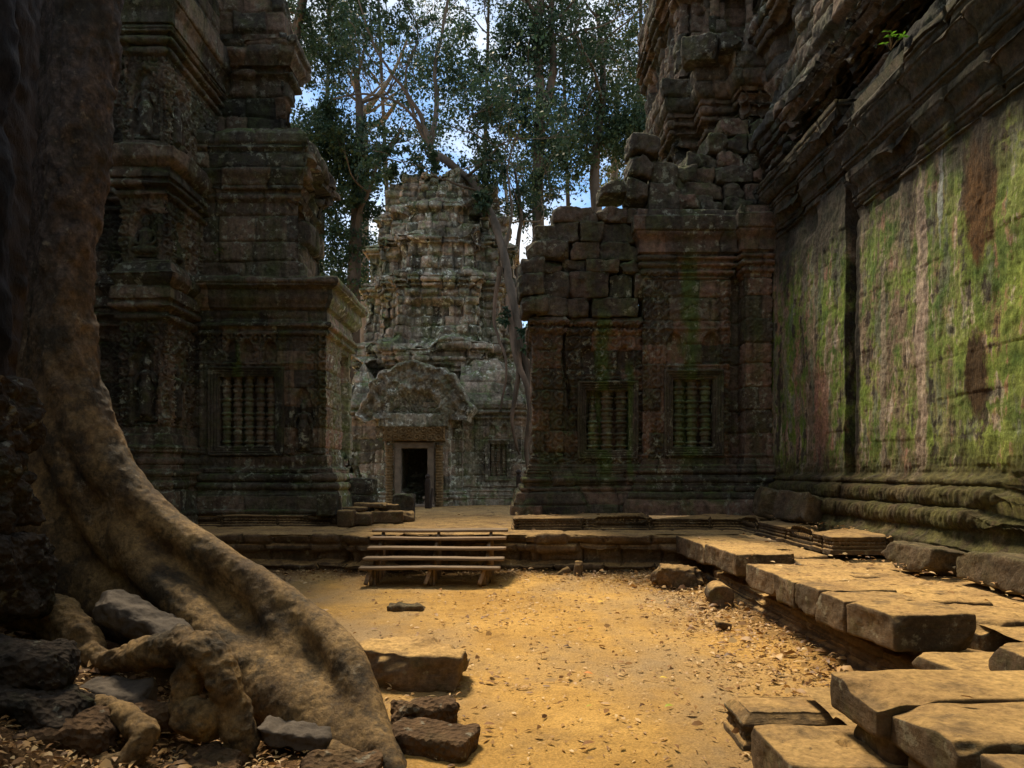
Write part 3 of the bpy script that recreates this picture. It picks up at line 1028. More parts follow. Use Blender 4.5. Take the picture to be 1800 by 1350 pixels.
def deity(parent, x, y, z, h, mat, rz=0.0, seated=False, seed=0):
    """a carved figure in high relief: one continuous weathered body standing (or sitting) in its niche"""
    P = []
    s = h / 1.9

    def T(pts, sides=10, sub=4):
        P.append(tube_vf([(a * s, b * s, c * s, r * s) for a, b, c, r in pts], sides, sub))
    if not seated:
        for q in (-1, 1):
            T([(q * 0.10, 0, 0.06, 0.085), (q * 0.10, 0, 0.45, 0.10), (q * 0.10, 0, 0.85, 0.14)])
            T([(q * 0.10, -0.02, 0.05, 0.05), (q * 0.17, -0.10, 0.04, 0.04)])
        T([(0, 0, 0.10, 0.20), (0, 0, 0.5, 0.20), (0, 0, 0.9, 0.22), (0, 0, 1.02, 0.18), (0, 0, 1.15, 0.145), (0, 0, 1.3, 0.18), (0, 0, 1.38, 0.15), (0, 0, 1.45, 0.07)])
        T([(-0.24, 0.02, 0.86, 0.07), (0, -0.05, 0.80, 0.07), (0.24, 0.02, 0.86, 0.07)])
        T([(-0.2, 0.02, 0.12, 0.06), (0, -0.03, 0.10, 0.1), (0.2, 0.02, 0.12, 0.06)])
        for q in (-1, 1):
            T([(q * 0.075, -0.12, 1.30, 0.07), (q * 0.075, -0.14, 1.28, 0.05)])
        hz = 1.56
        T([(-0.17, 0, 1.37, 0.07), (-0.30, 0, 1.2, 0.055), (-0.33, -0.04, 1.0, 0.05), (-0.30, -0.08, 0.82, 0.045)])
        T([(0.17, 0, 1.37, 0.07), (0.29, 0, 1.2, 0.055), (0.30, -0.08, 1.05, 0.05), (0.24, -0.13, 1.22, 0.05), (0.22, -0.13, 1.32, 0.045)])
        T([(-0.5, 0.06, -0.02, 0.07), (0.5, 0.06, -0.02, 0.07)])
    else:
        T([(-0.42, -0.02, 0.16, 0.12), (0, -0.12, 0.14, 0.14), (0.42, -0.02, 0.16, 0.12)])
        T([(0, 0, 0.12, 0.26), (0, 0, 0.4, 0.2), (0, 0, 0.7, 0.22), (0, 0, 0.85, 0.16), (0, 0, 0.95, 0.08)])
        hz = 1.05
        for q in (-1, 1):
            T([(q * 0.2, 0, 0.84, 0.08), (q * 0.36, 0, 0.6, 0.065), (q * 0.3, -0.1, 0.38, 0.06), (q * 0.1, -0.16, 0.34, 0.06)])
        T([(-0.5, 0.05, -0.02, 0.09), (0.5, 0.05, -0.02, 0.09)])
    T([(0, 0.0, hz - 0.10, 0.07), (0, -0.01, hz - 0.04, 0.10), (0, -0.01, hz + 0.05, 0.115), (0, 0, hz + 0.13, 0.10)])
    T([(0, -0.10, hz + 0.03, 0.03), (0, -0.115, hz - 0.01, 0.035)])
    T([(-0.14, 0.02, hz + 0.10, 0.05), (0, -0.03, hz + 0.13, 0.08), (0.14, 0.02, hz + 0.10, 0.05)])
    T([(0, 0.01, hz + 0.15, 0.11), (0, 0.01, hz + 0.25, 0.085), (0, 0.01, hz + 0.36, 0.02)])
    V, N, F = fuse(P, 0.026 * s, 3)
    V = V + N * (0.010 * fbm(V[:, 0] * 16, V[:, 1] * 16, V[:, 2] * 16, seed, 3))[:, None]
    c, sn = math.cos(rz), math.sin(rz)
    W = V.copy()
    W[:, 0] = V[:, 0] * c - V[:, 1] * sn + x
    W[:, 1] = V[:, 0] * sn + V[:, 1] * c + y
    W[:, 2] += z
    return mk("carved_figure", W, F, mat, parent, np.full(len(W), 0.25))


# ------------------------------------------------------------------ LEFT: temple pavilion with its stepped tower
left = thing("temple_pavilion", "dark carved sandstone temple pavilion with balustered blind window and stepped tower behind the fig tree", "temple", (-6, 16, TZ))
LWX, LWZ0, LWZ1, LWW = -6.10, 2.49, 4.10, 1.30


def bands(d, m, Z, S, zs, h=0.07, out=0.04, p=0.09):
    for z in zs:
        w = sstep(z, z + 0.008, Z) * sstep(z + h, z + h - 0.008, Z)
        d = d + np.where(m, out * w * (0.65 + 0.35 * petals(S, p)), 0)
    return d


def strips(d, m, X, Z, xs, z0, z1, w=0.10, out=0.05):
    for x in xs:
        a = np.abs(X - x)
        d = d + np.where(m & (Z > z0) & (Z < z1), out * sstep(w / 2, w / 2 - 0.012, a) + 0.5 * out * np.exp(-((a - w / 2 - 0.03) / 0.012) ** 2), 0)
    return d


def rel_left(S, Z, X, Y, K):
    d, b = masonry(S, Z, 101, 0.5, 7, (0.38, 0.55), (0.7, 1.5), 0.014, 0.03, 0.010)
    front = (K == 0)
    wall = (Z > 2.05) & (Z < 5.05)
    fr = rect_in(X, Z, LWX - LWW / 2 - 0.22, LWX + LWW / 2 + 0.22, LWZ0 - 0.22, LWZ1 + 0.22)
    sc_ = 0.06 * scroll(X, Z, 0.32) * sstep(0.2, -0.3, vnoise(X * 0.8, Z * 0.8, 3, 5))
    band = (Z > 2.05) & (Z < 2.28)
    car = np.where(band, 0.03 * petals(X, 0.10) * np.sin(np.pi * (Z - 2.05) / 0.23), np.where((Z > 4.86) | (X > -5.15) | (X < -6.99), 1.3 * sc_, sc_ * 0.55))
    d = d + np.where(front & wall & (fr < 0), car, 0)
    d = np.where(front & (fr > 0.02), np.minimum(d * 0.3, 0), d)
    op = rect_in(X, Z, LWX - LWW / 2, LWX + LWW / 2, LWZ0, LWZ1)
    d = np.where(front & (op > -0.01), -0.27, d)
    for cx in (-6.45, -6.08, -5.55):
        d = np.where(front, carve_arch(d, X, Z, cx, 4.42, 0.30, 0.52), d)
    d = np.where(front, carve_arch(d, X, Z, -4.80, 2.30, 0.46, 1.55, 0.11, 0.03), d)
    d = bands(d, front, Z, X, (4.36, 4.94))
    d = bands(d, front & (np.abs(X - LWX) > LWW / 2 + 0.24), Z, X, (2.30,))
    d = strips(d, front, X, Z, (-7.16, -5.09, -4.42), 2.3, 4.95)
    # mossy side face with a doorway towards its far end
    side = (K == 1)
    d = np.where(side & (Z > 2.0) & (Z < 5.2), d + 0.03 * scroll(Y, Z, 0.34) * (Y < 17.3), d)
    dr = rect_in(Y, Z, 17.2, 17.95, 1.25, 4.9)
    d = np.where(side & (dr > 0), -0.6, d)
    pl = (Z < 2.0) & (Z > 0.9)
    d = np.where(pl & (Z > 1.84), d + 0.02 * petals(S, 0.11), d)
    brk = sstep(0.15, 0.6, vnoise(S * 0.8, Z * 1.7, 1, 15)) * 0.07
    d = d - np.where(Z > 5.4, brk, brk * 0.35)
    return d, b


pl = prof((0.62, 0.70), ('l', 0.58, 1.05), ('l', 0.50, 1.07), ('l', 0.47, 1.38), ('l', 0.40, 1.44), ('l', 0.36, 1.50), ('r', 0.16, 0.07), ('l', 0.27, 1.68), ('r', 0.18, 0.08), ('l', 0.16, 1.88), ('r', 0.10, 0.04), ('l', 0.07, 2.0), ('l', 0.05, 2.05), ('l', 0.05, 2.28), ('l', 0.0, 2.30), ('l', 0.0, 5.02),
          ('l', 0.06, 5.04), ('r', 0.12, 0.05), ('l', 0.10, 5.18), ('r', 0.16, 0.07), ('l', 0.06, 5.36), ('l', 0.05, 5.62), ('l', 0.12, 5.66), ('c', 0.10, 0.22), ('l', 0.22, 5.90), ('l', 0.20, 6.06), ('l', 0.33, 6.10), ('r', 0.22, 0.05), ('l', 0.24, 6.36), ('l', -0.9, 6.42))
swept("lower_wall", [(-7.6, 15.7), (-4.28, 15.7), (-4.28, 18.25), (-5.6, 18.25), (-5.6, 22)], pl, 0.022, 0.020, rel_left, M_LEFT, left, 102, 0.016, M_MOSSY_LIT, (1,))
window(left, LWX, 15.7, LWZ0, LWZ1, LWW, 5, M_LEFT, 103)
deity(left, -4.80, 15.74, 2.42, 1.15, M_LEFT, 0, False, 5)


def rel_left2(S, Z, X, Y, K):
    jit = 0.03
    d, b = masonry(S, Z, 111, 6.3, 10.2, (0.42, 0.62), (0.6, 1.2), 0.02, 0.05, jit)
    d2, b2 = masonry(S, Z, 112, 6.3, 10.2, (0.45, 0.7), (0.4, 0.9), 0.03, 0.10, 0.16)
    side = K >= 1
    hol = sstep(0.1, 0.5, vnoise(Y * 1.1, Z * 0.9, 2, 19)) * 0.35 * (Z < 9.2)
    d = np.where(side, d2 - hol, d)
    return d - 0.08 * sstep(0.3, 0.7, vnoise(S * 1.2, Z * 1.4, 3, 23)), b


p2 = prof((0.05, 6.35), ('l', 0.05, 6.5), ('l', 0.0, 6.52), ('l', 0.0, 8.25), ('l', 0.07, 8.3), ('r', 0.14, 0.05), ('l', 0.12, 8.48), ('r', 0.12, 0.05), ('l', 0.18, 8.64), ('c', 0.14, 0.3), ('l', 0.30, 9.30), ('l', 0.22, 9.34), ('l', 0.32, 9.42), ('l', 0.30, 9.75), ('l', 0.05, 10.0), ('l', -0.9, 10.05))
swept("upper_wall", [(-7.8, 16.1), (-5.02, 16.1), (-5.02, 18.0), (-6.6, 18.0)], p2, 0.026, 0.024, rel_left2, M_LEFT, left, 113, 0.02)


def rel_left3(S, Z, X, Y, K):
    d, b = masonry(S, Z, 121, 9.8, 15.5, (0.4, 0.6), (0.5, 1.1), 0.022, 0.06, 0.06)
    return d - 0.12 * sstep(0.2, 0.6, vnoise(S * 1.0, Z * 1.2, 3, 29)), b


p3 = prof((0.0, 9.9), ('l', 0.0, 11.6), ('l', 0.1, 11.65), ('r', 0.15, 0.06), ('l', 0.2, 11.85), ('c', 0.15, 0.3), ('l', 0.32, 12.5), ('l', 0.0, 12.6), ('l', -0.2, 14.2), ('l', 0.1, 14.4), ('l', 0.1, 14.9), ('l', -1.5, 15.0))
swept("top_wall", [(-8.5, 16.9), (-5.6, 16.9), (-5.6, 17.5), (-7, 17.5)], p3, 0.035, 0.03, rel_left3, M_DARKT, left, 122, 0.025)


def rel_redent(S, Z, X, Y, K):
    d, b = masonry(S, Z, 131, 0.5, 14, (0.4, 0.6), (0.6, 1.2), 0.015, 0.03, 0.012)
    tiers = ((2.86, 5.1), (6.5, 7.72), (8.95, 10.7))
    frontx = (K == 2)
    sidey = (K == 3)
    for (a, c) in tiers:
        w = (Z > a) & (Z < c)
        d = np.where(w, d + 0.06 * scroll(S, Z, 0.30), d)
    d = np.where(frontx, carve_arch(d, X, Z, -7.77, 2.92, 0.56, 1.75, 0.13, 0.035), d)
    d = np.where(sidey, carve_arch(d, Y, Z, 14.95, 2.92, 0.40, 1.62, 0.11, 0.03), d)
    d = np.where(frontx, carve_arch(d, X, Z, -7.77, 6.42, 0.50, 1.05, 0.12, 0.03), d)
    d = np.where(sidey, carve_arch(d, Y, Z, 14.95, 6.42, 0.36, 0.95, 0.1, 0.03), d)
    d = np.where(frontx, carve_arch(d, X, Z, -7.77, 8.95, 0.56, 1.5, 0.13, 0.03), d)
    d = np.where(sidey, carve_arch(d, Y, Z, 14.95, 8.95, 0.40, 1.3, 0.1, 0.03), d)
    d = d + np.where(((Z > 5.6) & (Z < 5.8)) | ((Z > 2.3) & (Z < 2.5)) | ((Z > 8.1) & (Z < 8.25)), 0.022 * petals(S, 0.12), 0)
    d = d - 0.07 * sstep(0.25, 0.7, vnoise(S * 0.9, Z * 1.3, 3, 33))
    return d, b


pr = prof((0.42, 0.7), ('l', 0.40, 1.05), ('l', 0.34, 1.1), ('l', 0.32, 1.5), *rolls(1.55, 2.55, 0.28, 0.08, 4, 0.05), ('l', 0.06, 2.7), ('l', 0.0, 2.72), ('l', 0.0, 5.1),
          *rolls(5.12, 5.55, 0.04, 0.16, 2, 0.05), ('l', 0.12, 5.82), ('c', 0.12, 0.2), ('l', 0.26, 6.1), ('l', 0.20, 6.14), ('l', 0.12, 6.35), ('l', 0.02, 6.4), ('l', 0.0, 7.70),
          *rolls(7.72, 8.1, 0.04, 0.15, 2, 0.05), ('l', 0.12, 8.28), ('c', 0.16, 0.22), ('l', 0.30, 8.72), ('l', 0.1, 8.82), ('l', 0.0, 8.9), ('l', 0.0, 10.7),
          *rolls(10.72, 11.3, 0.04, 0.2, 3, 0.06), ('l', 0.2, 11.5), ('c', 0.16, 0.3), ('l', 0.36, 12.2), ('l', 0.05, 12.4), ('l', 0.0, 13.6), ('l', -1.4, 13.7))
swept("tower_wall", [(-11.5, 15.5), (-8.95, 15.5), (-8.95, 15.0), (-8.25, 15.0), (-8.25, 14.45), (-7.30, 14.45), (-7.30, 17)][1:] if False else [(-12, 15.3), (-8.27, 15.3), (-8.27, 14.45), (-7.30, 14.45), (-7.30, 17)], pr, 0.024, 0.022, lambda S, Z, X, Y, K: rel_redent(S, Z, X, Y, K), M_LEFT, left, 132, 0.014)
deity(left, -7.77, 14.51, 3.05, 1.35, M_LEFT, 0, False, 6)
deity(left, -7.36, 14.95, 3.02, 1.25, M_LEFT, R(90), False, 7)
deity(left, -7.77, 14.50, 6.52, 1.15, M_LEFT, 0, True, 8)
deity(left, -7.36, 14.95, 6.50, 0.95, M_LEFT, R(90), True, 9)
deity(left, -7.77, 14.51, 9.05, 1.25, M_LEFT, 0, False, 10)
deity(left, -7.36, 14.95, 9.05, 1.1, M_LEFT, R(90), False, 11)

# ------------------------------------------------------------------ RIGHT of centre: ruined temple front with two blind windows
ruin = thing("temple_ruin", "collapsing brown temple front with two blind windows and loose stacked blocks along its top", "temple", (2.8, 16, 0.95))
RD = 15.95
W1 = (2.24, 2.42, 3.82, 1.0)
W2 = (4.20, 2.48, 4.05, 0.94)


def rel_bay1(S, Z, X, Y, K):
    d, b = masonry(S, Z, 201, 0.8, 6, (0.36, 0.55), (0.6, 1.2), 0.018, 0.04, 0.022)
    f = (K == 4)
    pil = (K == 2)
    wall = (Z > 2.1) & (Z < 5.4)
    d = np.where((f | pil) & wall, d + 0.055 * scroll(X, Z, 0.32), d)
    cx, z0, z1, w = W1
    fr = rect_in(X, Z, cx - w / 2 - 0.2, cx + w / 2 + 0.2, z0 - 0.2, z1 + 0.2)
    d = np.where(f & (fr > 0.02), np.minimum(d * 0.3, 0), d)
    d = np.where(f & (rect_in(X, Z, cx - w / 2, cx + w / 2, z0, z1) > -0.01), -0.27, d)
    for c in (1.80, 2.62):
        d = np.where(f, carve_arch(d, X, Z, c, 4.2, 0.36, 0.66), d)
    d = bands(d, f, Z, X, (4.06, 5.0))
    d = strips(d, f, X, Z, (1.42, 2.86), 2.25, 5.0)
    # the long open crack beside the pilaster and by the second bay
    cr = np.exp(-((X - (1.27 + 0.08 * np.sin(Z * 2.3))) / 0.035) ** 2) * (Z > 3.4) + np.exp(-((X - (2.93 + 0.05 * np.floor(Z * 2) % 3 * 0.6)) / 0.03) ** 2) * (Z > 2.6)
    d = d - np.where(f, 0.22 * np.clip(cr, 0, 1), 0)
    return d, b


pb = prof((0.52, 0.93), ('l', 0.50, 1.15), ('l', 0.42, 1.3), ('l', 0.38, 1.42), *rolls(1.45, 2.05, 0.30, 0.10, 3, 0.05), ('l', 0.05, 2.08), ('l', 0.05, 2.2), ('l', 0.0, 2.22), ('l', 0.0, 5.1), ('l', 0.05, 5.15), ('r', 0.12, 0.05), ('l', 0.08, 5.3), ('r', 0.14, 0.06), ('l', 0.05, 5.5), ('l', -0.55, 5.52))
swept("bay_wall", [(0.50, 19.5), (0.50, 15.85), (0.56, 15.85), (1.18, 15.85), (1.18, 16.0), (3.3, 16.0)][0:0] or [(0.50, 19.5), (0.50, 17.0), (0.50, 15.85), (1.18, 15.85), (1.18, 16.0), (3.3, 16.0)], pb, 0.022, 0.022, lambda S, Z, X, Y, K: rel_bay1(S, Z, X, Y, K), M_RUIN, ruin, 202, 0.016)
wr = window(ruin, W1[0], 16.0, W1[1], W1[2], W1[3], 3, M_RUIN, 203)
bb = [c for c in wr.children][0]
for v in bb.data.vertices:      # the first colonnette is worn away above its middle
    t_ = max(0.0, (v.co.z - 3.0) / 0.8)
    cxb = W1[0] - W1[3] / 3
    v.co.x = cxb + (v.co.x - cxb) * (1 - 0.55 * min(1, t_ * 1.6))
    v.co.y += 0.10 * min(1, t_ * 1.6)


def rel_bay2(S, Z, X, Y, K):
    d, b = masonry(S, Z, 211, 0.8, 8.2, (0.38, 0.6), (0.6, 1.2), 0.015, 0.035, 0.012)
    f = (K == 1)
    wall = (Z > 2.2) & (Z < 6.5)
    cx, z0, z1, w = W2
    d = np.where(wall & f, d + 0.05 * scroll(X, Z, 0.32) * (np.abs(X - cx) > w / 2 + 0.05), d)
    # carved tree scrolls in the upper panel
    t = np.abs(np.sin((Z - 5.0) * 9 + 4 * np.abs(X - 4.25)))
    d = np.where(f & (Z > 5.2) & (Z < 6.35), d + 0.02 * (t > 0.85) * (np.abs(X - 4.25) < 0.75), d)
    fr = rect_in(X, Z, cx - w / 2 - 0.22, cx + w / 2 + 0.22, z0 - 0.22, z1 + 0.22)
    d = np.where(f & (fr > 0.02), np.minimum(d * 0.3, 0), d)
    d = np.where(f & (rect_in(X, Z, cx - w / 2, cx + w / 2, z0, z1) > -0.01), -0.27, d)
    for c in (3.78, 4.60):
        d = np.where(f, carve_arch(d, X, Z, c, 4.42, 0.40, 0.72), d)
    d = bands(d, f, Z, X, (4.34, 5.18, 6.36))
    d = strips(d, f, X, Z, (3.22, 3.40, 4.96), 2.35, 6.4)
    d = np.where((K >= 4) & (Z > 2.4) & (Z < 6.4), d + 0.02 * scroll(S, Z, 0.22), d)
    d = d - 0.06 * sstep(0.25, 0.7, vnoise(S * 1.1, Z * 1.5, 3, 43)) * (Z > 6.4)
    return d, b


pb2 = prof((0.55, 0.93), ('l', 0.52, 1.15), ('l', 0.44, 1.3), ('l', 0.38, 1.42), *rolls(1.45, 2.05, 0.30, 0.10, 3, 0.05), ('l', 0.05, 2.08), ('l', 0.05, 2.3), ('l', 0.0, 2.32), ('l', 0.0, 6.45),
           *rolls(6.47, 6.95, 0.04, 0.14, 3, 0.04), ('l', 0.12, 7.2), ('c', 0.14, 0.25), ('l', 0.26, 7.75), ('l', 0.18, 7.8), ('l', 0.15, 7.98), ('l', -0.9, 8.1))
swept("bay_wall", [(3.05, 16.6), (3.05, 15.82), (5.06, 15.82), (5.06, 16.15), (5.34, 16.15), (5.34, 15.62), (5.95, 15.62), (5.95, 16.6)], pb2, 0.022, 0.022, rel_bay2, M_RUIN, ruin, 212, 0.014)
window(ruin, W2[0], 15.82, W2[1], W2[2], W2[3], 3, M_RUIN, 213)
# devata left of the second window
# ruined courses of loose blocks over the first bay
acc = Acc()
rg = random.Random(7)
rows = [(5.50, 0.44, 0.55, 3.15), (5.94, 0.60, 0.40, 3.1), (6.54, 0.30, 0.45, 3.12), (6.84, 0.42, 0.62, 3.1), (7.26, 0.46, 0.80, 3.05), (7.72, 0.36, 0.95, 3.1), (8.08, 0.34, 1.35, 3.0), (8.42, 0.32, 2.1, 3.0)]
for ri, (z, hgt, xa, xb) in enumerate(rows):
    x = xa
    while x < xb - 0.1:
        w = min(rg.uniform(0.5, 1.15), xb - x)
        if w < 0.25:
            break
        gap = rg.choice((0.006, 0.008, 0.012, 0.05))
        dep = rg.uniform(0.8, 1.0)
        yy = RD + 0.35 + rg.uniform(-0.09, 0.10) + (0.1 if ri > 3 else 0)
        if not (ri == 6 and rg.random() < 0.35):
            V, F = block_vf((w - gap, dep, hgt - 0.006), 300 + ri * 20 + int(x * 10), 0.03, 0.014, 0.035, 6, 0.16)
            V = place(V, (x + w / 2, yy, z + hgt / 2 + rg.uniform(0, 0.012)), (rg.uniform(-0.02, 0.02), rg.uniform(-0.025, 0.025), rg.uniform(-0.06, 0.06)))
            acc.add(V, F, rg.random() * 0.6)
        x += w
# a second leaf of blocks behind, closing the gaps
for ri, (z, hgt, xa, xb) in enumerate(rows[:6]):
    V, F = block_vf((xb - xa - 0.2, 0.9, hgt), 500 + ri, 0.08, 0.05, 0.03, 1)
    acc.add(place(V, ((xa + xb) / 2 + 0.1, RD + 1.25, z + hgt / 2)), F, 0.3)
acc.build("loose_masonry", M_RUIN, ruin)
# leaning capital at the left end and the tall leaning stone at the top
acc = Acc()
for i, (c, s, r) in enumerate([((0.52, 16.0, 5.75), (0.62, 0.9, 0.42), (0, -0.06, 0.05)), ((0.44, 16.05, 6.2), (0.6, 0.9, 0.5), (0, -0.08, 0.0)), ((0.46, 16.1, 6.66), (0.55, 0.8, 0.42), (0, -0.1, 0.1)), ((0.62, 16.15, 7.05), (0.55, 0.8, 0.4), (0, -0.12, -0.05)), ((0.78, 16.2, 7.45), (0.5, 0.7, 0.36), (0, -0.1, 0.1))]):
    V, F = block_vf(s, 540 + i, 0.035, 0.05, 0.03, 4, 0.16)
    mk('leaning_block', place(V, c, r), F, M_RUIN, ruin, np.full(len(V), 0.35))
for i, (c, s, r) in enumerate([((2.95, 16.3, 8.55), (0.5, 0.7, 0.55), (0, 0.12, 0)), ((3.02, 16.3, 9.1), (0.55, 0.7, 0.5), (0, 0.16, 0.1)), ((3.1, 16.3, 9.6), (0.72, 0.75, 0.42), (0, 0.05, 0.1)), ((3.6, 16.5, 8.4), (0.8, 0.8, 0.7), (0, 0, 0.1)), ((3.65, 16.6, 9.0), (0.7, 0.8, 0.55), (0, 0, -0.1)), ((4.4, 16.7, 8.3), (0.8, 0.8, 0.5), (0, 0.05, 0.1)), ((4.2, 16.8, 8.8), (0.7, 0.7, 0.5), (0, 0, 0.2))]):
    V, F = block_vf(s, 560 + i, 0.035, 0.06, 0.035, 4, 0.18)
    mk('leaning_block', place(V, c, r), F, M_RUIN, ruin, np.full(len(V), 0.2))

acc = Acc()
rg = random.Random(29)
for ri, (z, hgt, xa) in enumerate([(8.04, 0.42, 3.25), (8.46, 0.40, 3.55), (8.86, 0.44, 4.0), (9.30, 0.40, 4.25), (9.70, 0.46, 4.75), (10.16, 0.42, 5.1)]):
    x = xa
    while x < 6.0:
        w = rg.uniform(0.45, 0.95)
        V, F = block_vf((w - rg.choice((0.01, 0.015, 0.05)), 0.95, hgt - 0.008), 640 + ri * 20 + int(x * 10), 0.034, 0.02, 0.04, 6, 0.18)
        acc.add(place(V, (x + w / 2, 16.65 + 0.12 * ri + rg.uniform(-0.14, 0.14), z + hgt / 2), (rg.uniform(-.03, .03), rg.uniform(-.03, .03), rg.uniform(-.1, .1))), F, rg.random())
        x += w
acc.build("upper_courses", M_RUIN, ruin)

# ------------------------------------------------------------------ dark tower over the corner
corner = thing("corner_tower", "tall dark tiered tower rising above the inner corner, its top cut by the picture", "tower", (6.2, 19, 7.5))


def rel_corner(S, Z, X, Y, K):
    d, b = masonry(S, Z, 221, 7, 17, (0.4, 0.6), (0.5, 1.1), 0.02, 0.06, 0.05)
    d = d - 0.22 * sstep(0.1, 0.6, vnoise(S * 0.8, Z * 1.0, 3, 53))
    pil = sstep(0.25, 0.32, np.abs(((S / 0.95) % 1.0) - 0.5))
    d = d + np.where((Z > 8.4) & (Z < 10.6), -0.32 * pil, 0) + np.where((Z > 12.6) & (Z < 14.6), -0.25 * pil, 0)
    return d, b


pc = prof((0.15, 7.4), ('l', 0.1, 8.1), ('r', 0.15, 0.06), ('l', 0.0, 8.3), ('l', 0.0, 10.55), *rolls(10.6, 11.3, 0.05, 0.3, 3, 0.06), ('c', 0.15, 0.3), ('l', 0.48, 12.2), ('l', 0.1, 12.3), ('l', 0.0, 12.5), ('l', -0.05, 14.6), *rolls(14.65, 15.4, 0.0, 0.3, 3, 0.06), ('l', 0.3, 16.2), ('l', -1.2, 16.4), ('l', -1.2, 17.5), ('l', -2, 18))
swept("tower_wall", [(4.45, 23), (4.45, 18.4), (5.1, 18.4), (5.1, 17.7), (5.9, 17.7), (5.9, 17.1), (7.1, 17.1), (7.1, 16.4), (10, 16.4)], pc, 0.035, 0.03, rel_corner, M_DARKT, corner, 222, 0.03)
deity(corner, 6.5, 17.02, 8.55, 1.35, M_DARKT, 0, False, 14)
acc = Acc()
rg = random.Random(17)
for i in range(16):
    x = rg.uniform(4.5, 7.2)
    V, F = block_vf((rg.uniform(0.5, 0.9), rg.uniform(0.5, 0.9), rg.uniform(0.35, 0.6)), 600 + i, 0.04, 0.05, 0.03, 4, 0.2)
    mk('fallen_block', place(V, (x, 17.2 - (x - 4.5) * 0.35 + rg.uniform(-0.1, 0.3), rg.choice((8.0, 8.2, 8.4, 12.4))), (rg.uniform(-.15, .15), rg.uniform(-.15, .15), rg.uniform(-.5, .5))), F, M_DARKT, corner, np.full(len(V), rg.random()))

# ------------------------------------------------------------------ RIGHT: long mossy gallery wall
gal = thing("gallery_wall", "tall gallery wall streaked with green moss and rust under deep cornice mouldings along the right side", "wall", (6, 9, 0.6))


def rel_wall(seed, far):
    def f(S, Z, X, Y, K):
        d, b = masonry(S, Z, seed, 0.4, 13, (0.42, 0.58), (0.9, 1.9), 0.008, 0.004, 0.004)
        w = (Z > 2.1) & (Z < 6.3)
        d = d + np.where(w, 0.012 * fbm(S * 4.5, Z * 0.6, 1, seed, 4) + 0.006 * vnoise(S * 14, Z * 2.2, 2, seed), 0)
        rb = ((Z > 1.18) & (Z < 1.72))
        d = d + np.where(rb, 0.026 * (petals(S, 0.10) - 0.6), 0)
        d = d + np.where((Z > 1.9) & (Z < 2.12), 0.012 * (petals(S, 0.09) - 0.5), 0)
        e = sstep(0.15, 0.55, vnoise(S * 0.55 + 3, Z * 1.2, 5, seed + 3))
        d = d - np.where(Z < 1.9, (0.20 if far else 0.17) * e, 0) + np.where(Z < 2.0, 0.02 * fbm(S * 5, Z * 5, 1, seed + 9, 4), 0)
        dv, bv = masonry(S, Z, seed + 50, 7.9, 14, (0.3, 0.45), (0.4, 0.9), 0.03, 0.09, 0.10)
        top = Z > (8.4 if far else 8.05)
        dc, bc = masonry(S, Z, seed + 60, 6.0, 9, (0.5, 0.7), (0.7, 1.6), 0.018, 0.04, 0.03)
        d = np.where((Z > (7.15 if far else 6.45)) & ~top, dc + 0.015 * fbm(S * 5, Z * 5, 2, seed + 6, 4), d)
        d = np.where(top, dv - 0.30 * sstep(0.05, 0.5, vnoise(S * 0.8, Z * 1.1, 6, seed + 4)), d)
        b = np.where(top, bv, b)
        d = d - np.where((Z > 7.9) & ~top, 0.22 * sstep(0.0, 0.5, vnoise(S * 1.1, 0, 6, seed + 8)), 0)
        d = d - np.where((Z > 6.3) & (Z < 8.2), 0.09 * sstep(0.15, 0.6, vnoise(S * 1.5, Z * 1.6, 6, seed + 5)), 0)
        return d, b
    return f


def wallprof(c0, c1):
    ops = [('l', 0.50, 0.98), ('l', 0.40, 1.06), ('l', 0.36, 1.16), ('r', 0.24, 0.06), ('l', 0.22, 1.44), ('r', 0.24, 0.06), ('l', 0.12, 1.72), ('r', 0.10, 0.04), ('l', 0.05, 1.86), ('l', 0.02, 1.90), ('l', 0.0, 2.12), ('l', 0.0, c0)]
    H = c1 - c0
    ops += [('l', 0.03, c0 + 0.01), ('l', 0.03, c0 + 0.10 * H), ('r', 0.05 * H, 0.03), ('l', 0.06, c0 + 0.17 * H), ('l', 0.06, c0 + 0.22 * H), ('c', 0.09, 0.13 * H), ('l', 0.17, c0 + 0.37 * H), ('l', 0.13, c0 + 0.38 * H), ('l', 0.13, c0 + 0.52 * H), ('r', 0.045 * H, 0.03), ('l', 0.17, c0 + 0.58 * H), ('l', 0.17, c0 + 0.63 * H), ('c', 0.12, 0.18 * H), ('l', 0.32, c0 + 0.83 * H), ('l', 0.28, c0 + 0.84 * H), ('l', 0.28, c0 + 0.93 * H), ('r', 0.05 * H, 0.04), ('l', 0.34, c1), ('l', 0.12, c1 + 0.1), ('l', -0.6, c1 + 0.14)]
    return prof((0.55, 0.55), *ops)


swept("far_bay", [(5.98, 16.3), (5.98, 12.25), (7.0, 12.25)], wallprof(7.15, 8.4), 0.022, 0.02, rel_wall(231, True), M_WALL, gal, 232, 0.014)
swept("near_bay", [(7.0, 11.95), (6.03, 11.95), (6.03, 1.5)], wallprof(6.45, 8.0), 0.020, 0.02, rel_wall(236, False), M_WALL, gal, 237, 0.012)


def rel_upper(S, Z, X, Y, K):
    d, b = masonry(S, Z, 281, 7.5, 15, (0.34, 0.52), (0.45, 1.1), 0.025, 0.07, 0.06)
    d = d - 0.28 * sstep(0.05, 0.55, vnoise(S * 0.8, Z * 1.1, 6, 283)) + 0.02 * fbm(S * 4, Z * 4, 1, 284, 3)
    return d, b


